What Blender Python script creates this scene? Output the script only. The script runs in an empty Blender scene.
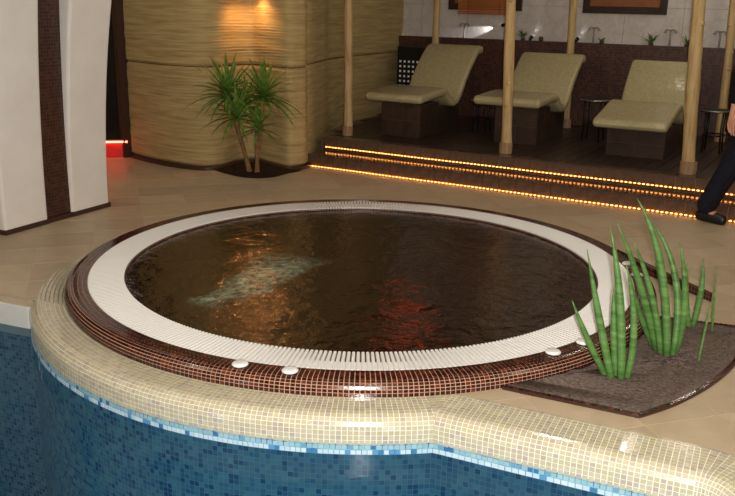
import bpy, bmesh, math, random
from mathutils import Vector, Matrix, Euler
from mathutils.geometry import tessellate_polygon
random.seed(7)
PI = math.pi
sc = bpy.context.scene
C = sc.collection

# ------------------------------------------------------------------ camera, world, lights, exposure
F, TH, RO, H = 850.0, 0.28314, 0.01747, 1.565
cam = bpy.data.cameras.new('camera'); cam.sensor_width = 36; cam.lens = F * 36 / 735; cam.clip_start = .05
co = bpy.data.objects.new('camera', cam); C.objects.link(co)
co.matrix_world = Matrix.Translation((0, 0, H)) @ Matrix.Rotation(PI / 2 - TH, 4, 'X') @ Matrix.Rotation(RO, 4, 'Z')
sc.camera = co
sc.view_settings.view_transform = 'Standard'; sc.view_settings.look = 'None'
sc.view_settings.gamma = 1; sc.view_settings.use_curve_mapping = False
sc.view_settings.exposure = 0.08

world = bpy.data.worlds.new('world'); sc.world = world; world.use_nodes = True
world.node_tree.nodes['Background'].inputs[0].default_value = (1.0, .86, .68, 1)
world.node_tree.nodes['Background'].inputs[1].default_value = 0.02

def lamp(name, kind, loc, energy, color=(1, 1, 1), radius=.05, target=None, spot=None, blend=.5):
    l = bpy.data.lights.new(name, kind); l.energy = energy; l.color = color
    if kind in ('POINT', 'SPOT'): l.shadow_soft_size = radius
    if kind == 'SPOT': l.spot_size = spot; l.spot_blend = blend
    o = bpy.data.objects.new(name, l); C.objects.link(o); o.location = loc
    if target is not None:
        o.rotation_euler = (Vector(target) - Vector(loc)).to_track_quat('-Z', 'Y').to_euler()
    return o
FLASH = lamp('camera_flash', 'POINT', (.05, -.02, H + .07), 520, (1, .97, .93), .025)
DOWN = []                                                # warm recessed downlights of the hall
for (x, y, e) in ((-3.0, 3.0, 24), (0.2, 2.2, 24), (3.2, 2.6, 26), (-3.4, 6.6, 24), (1.2, 5.4, 34), (4.4, 5.4, 32)):
    DOWN.append((x, y)); lamp('hall_downlight', 'POINT', (x, y, 2.72), e, (1, .93, .78), .05)
for (x, y, e) in ((3.5, 8.3, 12), (2.6, 7.7, 10)):
    DOWN.append((x, y)); lamp('platform_downlight', 'POINT', (x, y, 2.72), e, (1, .93, .80), .05)

# ------------------------------------------------------------------ pixel helpers: a pixel is a direction, the distance comes from what it touches
def ray(px, py):
    x = px - 367.5; y = py - 248; c, s = math.cos(RO), math.sin(RO)
    xr = c * x + s * y; yr = -s * x + c * y
    return Vector((xr, F * math.cos(TH) - yr * math.sin(TH), -(F * math.sin(TH) + yr * math.cos(TH))))
def at(px, py, z=0.0):
    d = ray(px, py); k = (z - H) / d.z
    return Vector((k * d.x, k * d.y, z))
def atY(px, py, Y):
    d = ray(px, py); k = Y / d.y
    return Vector((k * d.x, Y, H + k * d.z))
A_ = math.radians(-30.29); U = Vector((math.cos(A_), math.sin(A_))); N = Vector((-U.y, U.x)); O_ = Vector((0, 7.8798))
def P(s, t, z=0.0):                                   # lounger platform frame: s along the step, t away from it
    p = O_ + U * s + N * t
    return Vector((p.x, p.y, z))
def rt(px, py, t0):
    d = ray(px, py); k = (t0 + O_.dot(N)) / (d.x * N.x + d.y * N.y)
    p = Vector((k * d.x, k * d.y)) - O_
    return p.dot(U), H + k * d.z

# ------------------------------------------------------------------ materials
def lin(c):
    return tuple(((v / 255) / 12.92 if v / 255 <= .04045 else ((v / 255 + .055) / 1.055) ** 2.4) for v in c) + (1,)
class NT:
    def __init__(s, name):
        s.m = bpy.data.materials.new(name); s.m.use_nodes = True
        s.t = s.m.node_tree; s.n = s.t.nodes; s.b = s.n['Principled BSDF']; s.out = s.n['Material Output']
    def new(s, t, **k):
        n = s.n.new(t)
        for a, v in k.items(): setattr(n, a, v)
        return n
    def link(s, a, b): s.t.links.new(a, b)
    def math(s, op, a, b=None, clamp=False):
        n = s.new('ShaderNodeMath', operation=op); n.use_clamp = clamp
        for i, v in enumerate((a, b)):
            if v is None: continue
            if isinstance(v, (int, float)): n.inputs[i].default_value = v
            else: s.link(v, n.inputs[i])
        return n.outputs[0]
    def ramp(s, fac, stops, interp='LINEAR'):
        r = s.new('ShaderNodeValToRGB'); cr = r.color_ramp; cr.interpolation = interp
        while len(cr.elements) < len(stops): cr.elements.new(.5)
        for e, (p, c) in zip(cr.elements, stops): e.position = p; e.color = lin(c)
        if fac is not None: s.link(fac, r.inputs[0])
        return r.outputs[0]
    def noise(s, scale, detail=3, coord=None, rough=.5):
        n = s.new('ShaderNodeTexNoise'); n.inputs['Scale'].default_value = scale; n.inputs['Detail'].default_value = detail
        n.inputs['Roughness'].default_value = rough
        if coord is not None: s.link(coord, n.inputs['Vector'])
        return n.outputs['Fac']
    def obj(s): return s.new('ShaderNodeTexCoord').outputs['Object']
    def bump(s, h, strength=.3, dist=.01):
        b = s.new('ShaderNodeBump'); b.inputs['Strength'].default_value = strength; b.inputs['Distance'].default_value = dist
        s.link(h, b.inputs['Height']); return b.outputs['Normal']
    def set(s, rough=.5, spec=.5, metal=0.0, coat=0.0):
        s.b.inputs['Roughness'].default_value = rough; s.b.inputs['Specular IOR Level'].default_value = spec
        s.b.inputs['Metallic'].default_value = metal; s.b.inputs['Coat Weight'].default_value = coat
        return s
def noisy(name, c1, c2, scale=8, rough=.6, spec=.4, bump=0.0, bscale=None, detail=4, metal=0.0):
    t = NT(name).set(rough, spec, metal); o = t.obj()
    t.link(t.ramp(t.noise(scale, detail, o), ((.3, c1), (.7, c2))), t.b.inputs['Base Color'])
    if bump: t.link(t.bump(t.noise(bscale or scale * 3, 4, o), bump), t.b.inputs['Normal'])
    return t.m
def tilemat(name, cols, rough=.2, spec=.5, coat=0.0, speck=None):
    t = NT(name).set(rough, spec, 0, coat)
    a = t.new('ShaderNodeAttribute', attribute_name='rnd')
    k = len(cols)
    col = t.ramp(a.outputs['Fac'], [(i / k, c) for i, c in enumerate(cols)], 'CONSTANT')
    t.link(col, t.b.inputs['Base Color'])
    t.link(t.bump(t.noise(160, 2, t.obj()), .12, .002), t.b.inputs['Normal'])
    return t.m
def mosaic(name, cols, grout, pitch=.022, joint=.12, rough=.2, spec=.5, pitch_y=None, bump=.3, tilt=0.0):
    t = NT(name).set(rough, spec)
    uv = t.new('ShaderNodeTexCoord').outputs['UV']
    sx = t.new('ShaderNodeSeparateXYZ'); t.link(uv, sx.inputs[0])
    u = t.math('DIVIDE', sx.outputs[0], pitch); v = t.math('DIVIDE', sx.outputs[1], pitch_y or pitch)
    cu = t.math('FLOOR', u); cv = t.math('FLOOR', v)
    cb = t.new('ShaderNodeCombineXYZ'); t.link(cu, cb.inputs[0]); t.link(cv, cb.inputs[1])
    w = t.new('ShaderNodeTexWhiteNoise', noise_dimensions='2D'); t.link(cb.outputs[0], w.inputs['Vector'])
    k = len(cols)
    col = t.ramp(w.outputs['Value'], [(i / k, c) for i, c in enumerate(cols)], 'CONSTANT')
    fu = t.math('ABSOLUTE', t.math('SUBTRACT', t.math('FRACT', u), .5)); fv = t.math('ABSOLUTE', t.math('SUBTRACT', t.math('FRACT', v), .5))
    g = t.math('GREATER_THAN', t.math('MAXIMUM', fu, fv), .5 - joint / 2)
    mx = t.new('ShaderNodeMix', data_type='RGBA'); t.link(g, mx.inputs[0]); t.link(col, mx.inputs[6]); mx.inputs[7].default_value = lin(grout)
    t.link(mx.outputs[2], t.b.inputs['Base Color'])
    nb = t.new('ShaderNodeBump'); nb.inputs['Strength'].default_value = bump; nb.inputs['Distance'].default_value = .002; t.link(t.math('SUBTRACT', 1.0, g), nb.inputs['Height'])
    if tilt:                                            # each tessera is laid at its own slight tilt
        v1 = t.new('ShaderNodeVectorMath', operation='SUBTRACT'); t.link(w.outputs['Color'], v1.inputs[0]); v1.inputs[1].default_value = (.5, .5, .5)
        v2 = t.new('ShaderNodeVectorMath', operation='SCALE'); t.link(v1.outputs[0], v2.inputs[0]); v2.inputs['Scale'].default_value = tilt
        v3 = t.new('ShaderNodeVectorMath', operation='ADD'); t.link(v2.outputs[0], v3.inputs[0]); t.link(t.new('ShaderNodeNewGeometry').outputs['Normal'], v3.inputs[1])
        v4 = t.new('ShaderNodeVectorMath', operation='NORMALIZE'); t.link(v3.outputs[0], v4.inputs[0]); t.link(v4.outputs[0], nb.inputs['Normal'])
    t.link(nb.outputs['Normal'], t.b.inputs['Normal'])
    return t.m
def emit(name, color, strength):
    t = NT(name); e = t.new('ShaderNodeEmission'); e.inputs[0].default_value = color + (1,) if len(color) == 3 else color
    e.inputs[1].default_value = strength; t.link(e.outputs[0], t.out.inputs[0]); return t.m
def water(name, tint, scale, strength, dist, foam=None, detail=3, stretch=(1, 1, 1), gloss=(1, 1, 1), ior=1.33):
    t = NT(name); o = t.obj()
    mp = t.new('ShaderNodeMapping'); mp.inputs['Scale'].default_value = stretch; t.link(o, mp.inputs[0])
    nz = t.noise(scale, detail, mp.outputs[0], .55)
    nrm = t.bump(nz, strength, dist)
    tr = t.new('ShaderNodeBsdfTransparent'); tr.inputs[0].default_value = tint + (1,)
    gl = t.new('ShaderNodeBsdfGlossy'); gl.inputs['Roughness'].default_value = .03; gl.inputs[0].default_value = gloss + (1,); t.link(nrm, gl.inputs['Normal'])
    fr = t.new('ShaderNodeFresnel'); fr.inputs[0].default_value = ior; t.link(nrm, fr.inputs['Normal'])
    mx = t.new('ShaderNodeMixShader'); t.link(fr.outputs[0], mx.inputs[0]); t.link(tr.outputs[0], mx.inputs[1]); t.link(gl.outputs[0], mx.inputs[2])
    res = mx.outputs[0]
    if foam: res = foam(t, res, o, nrm)
    t.link(res, t.out.inputs[0])
    return t.m

M = {}
M['floor_tile'] = None
def floor_tile_mat():
    t = NT('tan_floor_tile').set(.42, .4); o = t.new('ShaderNodeNewGeometry').outputs['Position']
    a = t.new('ShaderNodeObjectInfo').outputs['Random']
    n1 = t.noise(9, 5, o, .6)
    base = t.ramp(n1, ((.25, (190, 170, 142)), (.75, (205, 186, 158))))
    mx = t.new('ShaderNodeMix', data_type='RGBA', blend_type='MULTIPLY'); mx.inputs[0].default_value = 1
    t.link(base, mx.inputs[6]); t.link(t.ramp(a, ((0, (236, 234, 232)), (1, (255, 255, 255)))), mx.inputs[7])
    t.link(mx.outputs[2], t.b.inputs['Base Color'])
    t.link(t.bump(t.noise(60, 3, o), .08, .004), t.b.inputs['Normal'])
    return t.m
M['floor_tile'] = floor_tile_mat()
M['floor_grout'] = noisy('floor_grout', (205, 190, 165), (216, 202, 178), 20, .8, .2)
M['brown_tile'] = tilemat('brown_glass_tile', [(52, 22, 16), (66, 28, 20), (44, 18, 14), (78, 36, 26), (58, 26, 20), (40, 20, 18), (96, 44, 28), (60, 30, 26)], .16, .6, .3)
M['brown_grout'] = noisy('brown_grout', (196, 150, 126), (208, 164, 140), 30, .8, .2)
M['cream_tile'] = tilemat('cream_glass_tile', [(194, 186, 158), (199, 191, 166), (190, 181, 154), (196, 187, 163), (188, 180, 159), (200, 193, 166), (192, 181, 159), (182, 171, 157), (192, 187, 154)], .14, .6, .3)
M['cream_grout'] = noisy('cream_grout', (238, 232, 214), (244, 240, 224), 30, .8, .2)
M['mixed_tile'] = tilemat('waterline_tile', [(150, 190, 202), (160, 196, 206), (144, 186, 200), (154, 192, 204), (62, 116, 164), (150, 192, 204), (164, 198, 206), (146, 188, 202), (156, 194, 204), (110, 162, 190)], .14, .6, .3)
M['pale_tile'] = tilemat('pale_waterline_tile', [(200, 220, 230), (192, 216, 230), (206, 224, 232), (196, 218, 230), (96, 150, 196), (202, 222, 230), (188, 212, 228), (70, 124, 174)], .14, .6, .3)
M['blue_mosaic'] = mosaic('blue_pool_mosaic', [(88, 142, 168), (102, 158, 180), (78, 128, 160), (122, 172, 184), (94, 150, 174), (112, 166, 176), (126, 178, 190), (60, 108, 146), (110, 164, 178)], (150, 188, 200), .023, .1, .2)
M['blue_floor'] = mosaic('blue_pool_floor_mosaic', [(70, 140, 194), (90, 166, 212), (60, 124, 180), (120, 186, 218), (78, 152, 200)], (160, 200, 216), .023, .1, .2)
M['brown_mosaic'] = mosaic('brown_basin_mosaic', [(70, 34, 28), (88, 44, 34), (56, 28, 24), (104, 56, 42), (76, 40, 32), (48, 28, 26)], (150, 104, 86), .024, .14, .25)
M['wains'] = mosaic('brown_wall_mosaic', [(62, 34, 26), (74, 42, 32), (52, 28, 24), (84, 50, 38), (46, 28, 24), (68, 40, 34)], (88, 60, 48), .03, .12, .35)
M['pillar_mosaic'] = mosaic('dark_pillar_mosaic', [(50, 26, 20), (62, 32, 24), (40, 22, 18), (72, 40, 28), (36, 20, 18)], (86, 58, 44), .024, .12, .3)
M['lounger'] = mosaic('cream_lounger_mosaic', [(172, 161, 122), (177, 166, 127), (168, 157, 118), (179, 168, 130), (173, 161, 123)], (162, 151, 114), .02, .08, .22, .6, bump=.2, tilt=.10)
M['dark_tile'] = noisy('dark_brown_tile', (76, 58, 47), (96, 76, 62), 14, .12, .5)
M['dark_grout'] = noisy('dark_tile_grout', (140, 118, 98), (150, 128, 108), 30, .8, .2)
M['ped_tile'] = noisy('pedestal_tile', (50, 37, 30), (66, 50, 41), 14, .3, .4)
M['ped_grout'] = noisy('pedestal_grout', (84, 66, 54), (94, 76, 62), 30, .8, .2)
M['plank'] = noisy('dark_deck_board', (46, 33, 27), (64, 46, 37), 12, .4, .4)
M['plank_gap'] = noisy('deck_joint', (84, 64, 52), (92, 72, 58), 30, .8, .2)
M['white_plastic'] = noisy('white_plastic', (244, 243, 240), (248, 247, 245), 10, .35, .4)
M['channel'] = noisy('overflow_channel', (70, 60, 54), (90, 78, 68), 10, .6, .3)
M['coping'] = noisy('pale_coping', (206, 206, 200), (216, 216, 210), 12, .5, .3)
M['plaster'] = noisy('white_plaster', (222, 216, 210), (230, 225, 219), 5, .8, .2, .12, 60)
M['skirt'] = noisy('dark_skirting', (56, 36, 30), (70, 46, 38), 40, .35, .4)
M['dark_wall'] = noisy('dark_corridor_wall', (34, 25, 20), (46, 34, 28), 12, .7, .2)
M['hall'] = noisy('hall_plaster', (170, 150, 120), (182, 162, 132), 4, .9, .1)
M['ceil'] = noisy('ceiling_plaster', (120, 104, 84), (130, 114, 92), 4, .9, .1)
M['black'] = noisy('black_metal', (14, 13, 13), (20, 19, 18), 10, .4, .4)
M['chrome'] = noisy('tarnished_metal', (130, 126, 118), (150, 146, 138), 10, .3, .5, metal=.8)
M['grey_metal'] = noisy('grey_metal', (138, 130, 124), (152, 144, 138), 10, .45, .4)
M['soil'] = noisy('dark_soil', (86, 75, 70), (128, 112, 105), 60, .95, .1, .9, 90, 8)
M['pit'] = noisy('dark_bed_soil', (34, 26, 20), (62, 46, 36), 40, .95, .1, .9, 70, 8)
M['orange_panel'] = None
def marble():
    t = NT('white_marble_panel').set(.3, .5); o = t.new('ShaderNodeNewGeometry').outputs['Position']
    v = t.noise(3.2, 8, o, .7)
    vein = t.math('ABSOLUTE', t.math('SUBTRACT', v, .5))
    t.link(t.ramp(vein, ((0, (182, 172, 166)), (.04, (194, 186, 180)), (.3, (200, 193, 188)))), t.b.inputs['Base Color'])
    return t.m
M['marble'] = marble()
M['marble_joint'] = noisy('marble_joint', (150, 142, 136), (160, 152, 146), 20, .8, .2)
def wood(name, c1, c2, c3, sc_=(14, 14, 1.6), rough=.6):
    t = NT(name).set(rough, .3); o = t.obj()
    mp = t.new('ShaderNodeMapping'); mp.inputs['Scale'].default_value = sc_; t.link(o, mp.inputs[0])
    n = t.noise(2.2, 6, mp.outputs[0], .65)
    t.link(t.ramp(n, ((.25, c1), (.5, c2), (.75, c3))), t.b.inputs['Base Color'])
    t.link(t.bump(n, .35, .006), t.b.inputs['Normal']); return t.m
M['pole'] = wood('peeled_log', (136, 108, 66), (186, 156, 108), (204, 178, 132))
M['collar'] = wood('log_collar', (120, 92, 66), (150, 118, 88), (166, 134, 104))
M['bamboo'] = wood('bamboo_blind', (132, 74, 36), (160, 96, 50), (178, 112, 62), (.6, .6, 40))
M['mirror_wood'] = wood('warm_brown_panel', (110, 64, 36), (132, 80, 46), (146, 92, 56), (3, 3, 3))
M['frame_wood'] = noisy('dark_frame_wood', (38, 24, 18), (54, 34, 26), 14, .5, .3)
def ribbed():
    t = NT('tan_ribbed_render').set(.75, .25); o = t.obj()
    mp = t.new('ShaderNodeMapping'); mp.inputs['Scale'].default_value = (1.5, 1.5, 26); t.link(o, mp.inputs[0])
    n = t.noise(1.6, 5, mp.outputs[0], .6)
    t.link(t.ramp(n, ((.3, (150, 128, 86)), (.55, (178, 156, 108)), (.75, (188, 168, 120)))), t.b.inputs['Base Color'])
    t.link(t.bump(n, .5, .012), t.b.inputs['Normal']); return t.m
M['ribbed'] = ribbed()
def leafmat(name, c1, c2, c3, sc_, scale=3, rough=.4):
    t = NT(name).set(rough, .4); o = t.obj()
    mp = t.new('ShaderNodeMapping'); mp.inputs['Scale'].default_value = sc_; t.link(o, mp.inputs[0])
    t.link(t.ramp(t.noise(scale, 4, mp.outputs[0], .6), ((.3, c1), (.5, c2), (.72, c3))), t.b.inputs['Base Color'])
    return t.m
M['snake'] = leafmat('spear_leaf', (60, 96, 46), (90, 132, 68), (118, 156, 92), (1.2, 1.2, 14), 3)
M['yucca'] = leafmat('palm_leaf', (60, 92, 32), (92, 124, 48), (124, 150, 68), (2, 2, 2), 3)
M['stem'] = noisy('palm_stem', (112, 84, 56), (146, 112, 78), 30, .8, .2, .4, 60)
M['skin'] = noisy('skin', (196, 142, 116), (206, 152, 126), 12, .55, .3)
M['navy'] = noisy('dark_navy_cloth', (22, 22, 32), (34, 34, 46), 60, .85, .15, .3, 200)
M['blackcloth'] = noisy('black_cloth', (18, 17, 18), (28, 26, 28), 60, .85, .15, .3, 200)
M['leather'] = noisy('black_leather', (16, 14, 13), (26, 23, 21), 20, .4, .4)
M['hair'] = noisy('dark_hair', (30, 20, 14), (48, 34, 24), 80, .6, .3)
M['rope_glow'] = emit('amber_rope_glow', (1.0, .34, .065), 9.0)
M['rope_tube'] = noisy('amber_rope_tube', (150, 66, 22), (170, 80, 30), 30, .3, .5)
M['red_glow'] = emit('red_strip_glow', (1.0, .10, .05), 16.0)
M['red_riser'] = noisy('lit_riser_red', (190, 30, 24), (206, 40, 30), 6, .3, .4)  # red light of the strip put into the riser's colour; mouth reuses it
M['lamp_red'] = emit('red_lamp_glass', (1.0, .12, .05), 8.0)
M['lamp_orange'] = emit('orange_lamp_glass', (1.0, .30, .14), 5.0)
M['lamp_white'] = emit('white_lamp_glass', (1.0, .98, .92), 2.0)
M['downlight_glow'] = emit('downlight_glass', (1.0, .82, .55), 6.0)
def foam(t, res, o, nrm):
    # churned, aerated water where the wall jet enters at the front left and runs towards the middle
    mp = t.new('ShaderNodeMapping'); mp.vector_type = 'POINT'
    mp.inputs['Location'].default_value = (0.80, 0.80, 0); t.link(o, mp.inputs[0])
    rot = t.new('ShaderNodeMapping'); rot.inputs['Rotation'].default_value = (0, 0, -math.radians(66)); t.link(mp.outputs[0], rot.inputs[0])
    sx = t.new('ShaderNodeSeparateXYZ'); t.link(rot.outputs[0], sx.inputs[0])
    a, b = sx.outputs[0], sx.outputs[1]                 # a along the jet, b across
    wob = t.math('MULTIPLY', t.math('SUBTRACT', t.noise(5, 3, o), .5), .34)
    b2 = t.math('ADD', b, wob)
    half = t.math('ADD', t.math('MULTIPLY', a, .16), .10)
    across = t.math('SUBTRACT', 1.0, t.math('DIVIDE', t.math('ABSOLUTE', b2), half), True)
    mr = t.new('ShaderNodeMapRange'); mr.interpolation_type = 'SMOOTHSTEP'; t.link(a, mr.inputs[0]); mr.inputs[1].default_value = .0; mr.inputs[2].default_value = .15
    mr2 = t.new('ShaderNodeMapRange'); mr2.interpolation_type = 'SMOOTHSTEP'; t.link(a, mr2.inputs[0])
    mr2.inputs[1].default_value = .75; mr2.inputs[2].default_value = 1.08; mr2.inputs[3].default_value = 1; mr2.inputs[4].default_value = 0
    msk = t.math('MULTIPLY', across, t.math('MULTIPLY', mr.outputs[0], mr2.outputs[0]))
    nz = t.noise(22, 6, o, .7)
    mr3 = t.new('ShaderNodeMapRange'); t.link(nz, mr3.inputs[0]); mr3.inputs[1].default_value = .36; mr3.inputs[2].default_value = .66
    fac = t.math('MULTIPLY', t.math('POWER', msk, .6), mr3.outputs[0], True)
    fac = t.math('MULTIPLY', fac, .95)
    d = t.new('ShaderNodeBsdfDiffuse'); d.inputs[0].default_value = lin((170, 186, 160)); t.link(nrm, d.inputs['Normal'])
    mx = t.new('ShaderNodeMixShader'); t.link(fac, mx.inputs[0]); t.link(res, mx.inputs[1]); t.link(d.outputs[0], mx.inputs[2])
    return mx.outputs[0]
M['tub_water'] = water('tub_water', (.82, .62, .56), 9, .26, .05, foam, 5, (1, 1, 1), (.30, .26, .24))
M['pool_water'] = water('pool_water', (.80, .93, .98), 5, .10, .03, None, 3, (1, 1.6, 1), (.36, .38, .40))

# ------------------------------------------------------------------ mesh helpers
class MB:
    def __init__(s): s.v = []; s.f = []; s.r = []; s.uv = []; s.sm = []; s.mi = []
    def quad(s, pts, r=0.0, uv=None, smooth=False, mi=0):
        b = len(s.v); s.v += [tuple(p) for p in pts]; s.f.append(tuple(range(b, b + len(pts)))); s.r.append(r); s.uv.append(uv); s.sm.append(smooth); s.mi.append(mi)
    def grid(s, rows, closed=False, uvs=None, smooth=True, flip=False):
        b = len(s.v); nr = len(rows); nc = len(rows[0])
        for r in rows: s.v += [tuple(p) for p in r]
        for i in range(nr - 1):
            for j in range(nc if closed else nc - 1):
                k = (j + 1) % nc
                f = (b + i * nc + j, b + i * nc + k, b + (i + 1) * nc + k, b + (i + 1) * nc + j)
                uv = None
                if uvs is not None:
                    kk = j + 1
                    uv = [uvs[i][j], uvs[i][kk], uvs[i + 1][kk], uvs[i + 1][j]]
                if flip: f = f[::-1]; uv = uv[::-1] if uv else None
                s.f.append(f); s.r.append(0.0); s.uv.append(uv); s.sm.append(smooth); s.mi.append(0)
    def box(s, x0, x1, y0, y1, z0, z1, M4=None):
        vs = [Vector((x, y, z)) for z in (z0, z1) for x, y in ((x0, y0), (x1, y0), (x1, y1), (x0, y1))]
        if M4 is not None: vs = [M4 @ v for v in vs]
        b = len(s.v); s.v += [tuple(v) for v in vs]
        d = [(x1 - x0), (y1 - y0), (z1 - z0)]
        for f in ((3, 2, 1, 0), (4, 5, 6, 7), (0, 1, 5, 4), (1, 2, 6, 5), (2, 3, 7, 6), (3, 0, 4, 7)):
            s.f.append(tuple(b + i for i in f)); s.r.append(0.0); s.uv.append(None); s.sm.append(False); s.mi.append(0)
    def tube(s, pts, rad, n=8, caps=True, smooth=True):
        pts = [Vector(p) for p in pts]; rs = rad if isinstance(rad, (list, tuple)) else [rad] * len(pts)
        rows = []; prev = None
        for i, p in enumerate(pts):
            d = (pts[min(i + 1, len(pts) - 1)] - pts[max(i - 1, 0)]).normalized()
            if prev is None:
                a = Vector((1, 0, 0)) if abs(d.x) < .9 else Vector((0, 1, 0)); x = (a - d * a.dot(d)).normalized()
            else: x = (prev - d * prev.dot(d)).normalized()
            prev = x; y = d.cross(x)
            rows.append([p + (x * math.cos(2 * PI * k / n) + y * math.sin(2 * PI * k / n)) * rs[i] for k in range(n)])
        b = len(s.v); s.grid(rows, True, None, smooth)
        if caps:
            for base, rev in ((b, True), (b + (len(rows) - 1) * n, False)):
                f = tuple(base + k for k in range(n)); s.f.append(f[::-1] if rev else f); s.r.append(0.0); s.uv.append(None); s.sm.append(False); s.mi.append(0)
    def lathe(s, prof, n=32, c=(0, 0, 0), uv=False, smooth=True, a0=0.0, a1=None):
        closed = a1 is None
        angs = [a0 + ((2 * PI if closed else a1 - a0) * k / n) for k in range(n + 1)]
        rows = []; uvs = []; L = 0; pr = None
        for (r, z) in prof:
            if pr is not None: L += math.hypot(r - pr[0], z - pr[1])
            pr = (r, z)
            rows.append([(c[0] + r * math.cos(a), c[1] + r * math.sin(a), c[2] + z) for a in angs])
            uvs.append([(a * max(r, .6), L) for a in angs])
        if closed:
            rows = [r[:-1] for r in rows]
        s.grid(rows, closed, uvs if uv else None, smooth)
    def build(s, name, mat, parent=None, kind=None):
        me = bpy.data.meshes.new(name); me.from_pydata(s.v, [], s.f)
        for m in (mat if isinstance(mat, (list, tuple)) else [mat]): me.materials.append(m)
        me.polygons.foreach_set('use_smooth', s.sm); me.polygons.foreach_set('material_index', s.mi)
        if any(s.r):
            a = me.attributes.new('rnd', 'FLOAT', 'FACE'); a.data.foreach_set('value', s.r)
        if any(u is not None for u in s.uv):
            l = me.uv_layers.new(name='UVMap'); k = 0
            for f, u in zip(s.f, s.uv):
                for i in range(len(f)):
                    l.data[k].uv = u[i] if u is not None else (0, 0); k += 1
        me.update()
        return link(name, me, parent, kind)
def link(name, me, parent=None, kind=None):
    o = bpy.data.objects.new(name, me); C.objects.link(o)
    if parent is not None: o.parent = parent
    if kind: o['kind'] = kind
    return o
def thing(name, label, cat, group=None, loc=(0, 0, 0), rotz=0.0):
    o = bpy.data.objects.new(name, None); C.objects.link(o); o.location = loc; o.rotation_euler = (0, 0, rotz)
    o.empty_display_size = .05
    return tag(o, label, cat, group)
def tag(o, label, cat, group=None):
    o['label'] = label; o['category'] = cat
    if group: o['group'] = group
    return o
def struct(o, label=None, cat=None):
    o['kind'] = 'structure'
    if label: o['label'] = label; o['category'] = cat or 'room'
    return o
def bevel(o, w=.004, seg=2):
    m = o.modifiers.new('bevel', 'BEVEL'); m.width = w; m.segments = seg; m.limit_method = 'ANGLE'; return o
def tile_prism(mb, a, b, c, d, nrm, h, inset, r):
    """one proud mosaic tile on the surface patch a-b-c-d"""
    pts = [Vector(a), Vector(b), Vector(c), Vector(d)]; ctr = sum(pts, Vector()) / 4
    e1 = (pts[1] - pts[0]).length; e2 = (pts[2] - pts[1]).length
    if min(e1, e2) < .004: return
    u = (pts[1] - pts[0]).normalized(); v = (pts[2] - pts[1]).normalized()
    q = [pts[0] + (u + v) * inset, pts[1] + (v - u) * inset, pts[2] - (u + v) * inset, pts[3] + (u - v) * inset]
    t = [p + nrm * h + (ctr - p).normalized() * inset * .5 for p in q]
    q = [p - nrm * .0005 for p in q]
    b0 = len(mb.v); mb.v += [tuple(p) for p in t + q]
    for f in ((0, 1, 2, 3), (0, 4, 5, 1), (1, 5, 6, 2), (2, 6, 7, 3), (3, 7, 4, 0)):
        mb.f.append(tuple(b0 + i for i in f)); mb.r.append(r); mb.uv.append(None); mb.sm.append(False); mb.mi.append(0)
def clip(poly, nx, ny, d):
    """keep nx*x+ny*y >= d"""
    out = []
    for i in range(len(poly)):
        p, q = poly[i], poly[(i + 1) % len(poly)]
        a = nx * p[0] + ny * p[1] - d; b = nx * q[0] + ny * q[1] - d
        if a >= 0: out.append(p)
        if (a >= 0) != (b >= 0):
            k = a / (a - b); out.append((p[0] + (q[0] - p[0]) * k, p[1] + (q[1] - p[1]) * k))
    return out
def catmull(pts, k=8):
    pts = [Vector(p) for p in pts]; out = []
    for i in range(len(pts) - 1):
        p0, p1, p2, p3 = pts[max(i - 1, 0)], pts[i], pts[i + 1], pts[min(i + 2, len(pts) - 1)]
        for j in range(k):
            t = j / k
            out.append(.5 * ((2 * p1) + (p2 - p0) * t + (2 * p0 - 5 * p1 + 4 * p2 - p3) * t * t + (3 * p1 - p0 - 3 * p2 + p3) * t ** 3))
    out.append(pts[-1]); return out

# ------------------------------------------------------------------ plan of tub, pool and floor
CX, CY, HR = -.0325, 4.870, .065
RIN, ROUT, RRIM, RWALL = 1.37, 1.568, 1.69, 1.868
ZW = -.1615                                             # pool water level
def cp(r, a, z=0.0): return Vector((CX + r * math.cos(a), CY + r * math.sin(a), z))
# right pool edge: straight wall line, then a rounded corner towards the camera
RA = math.radians(-25); RD = Vector((math.cos(RA), math.sin(RA))); RN = Vector((-RD.y, RD.x)); RP = Vector((.727, 2.816))   # RN points to the floor side
STRIP = .22
LA = math.radians(-22); LD = Vector((math.cos(LA), math.sin(LA))); LN = Vector((-LD.y, LD.x)); LP = (at(0, 322, ZW).to_2d() + at(34, 329, ZW).to_2d()) / 2; LF = LP + LN * .028
S0 = RP + RD * .47                                     # wall line ends here and turns
RHO = .13                                              # corner radius of the wall (pool side centre)
Q = S0 - RN * RHO
QS = RHO + STRIP
def in_pool(p):
    if (p - LF).dot(LN) < 0 and p.x < CX: return True
    if p.x >= CX and (p - (RP + RN * STRIP)).dot(RN) < 0:
        if (p - S0).dot(RD) <= 0: return True
        if (p - Q).length < QS: return True
        if p.y < Q.y and p.x < Q.x + QS: return True
    return False
ROOM = (-6.5, 8.0, -3.0, 14.0)

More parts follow.
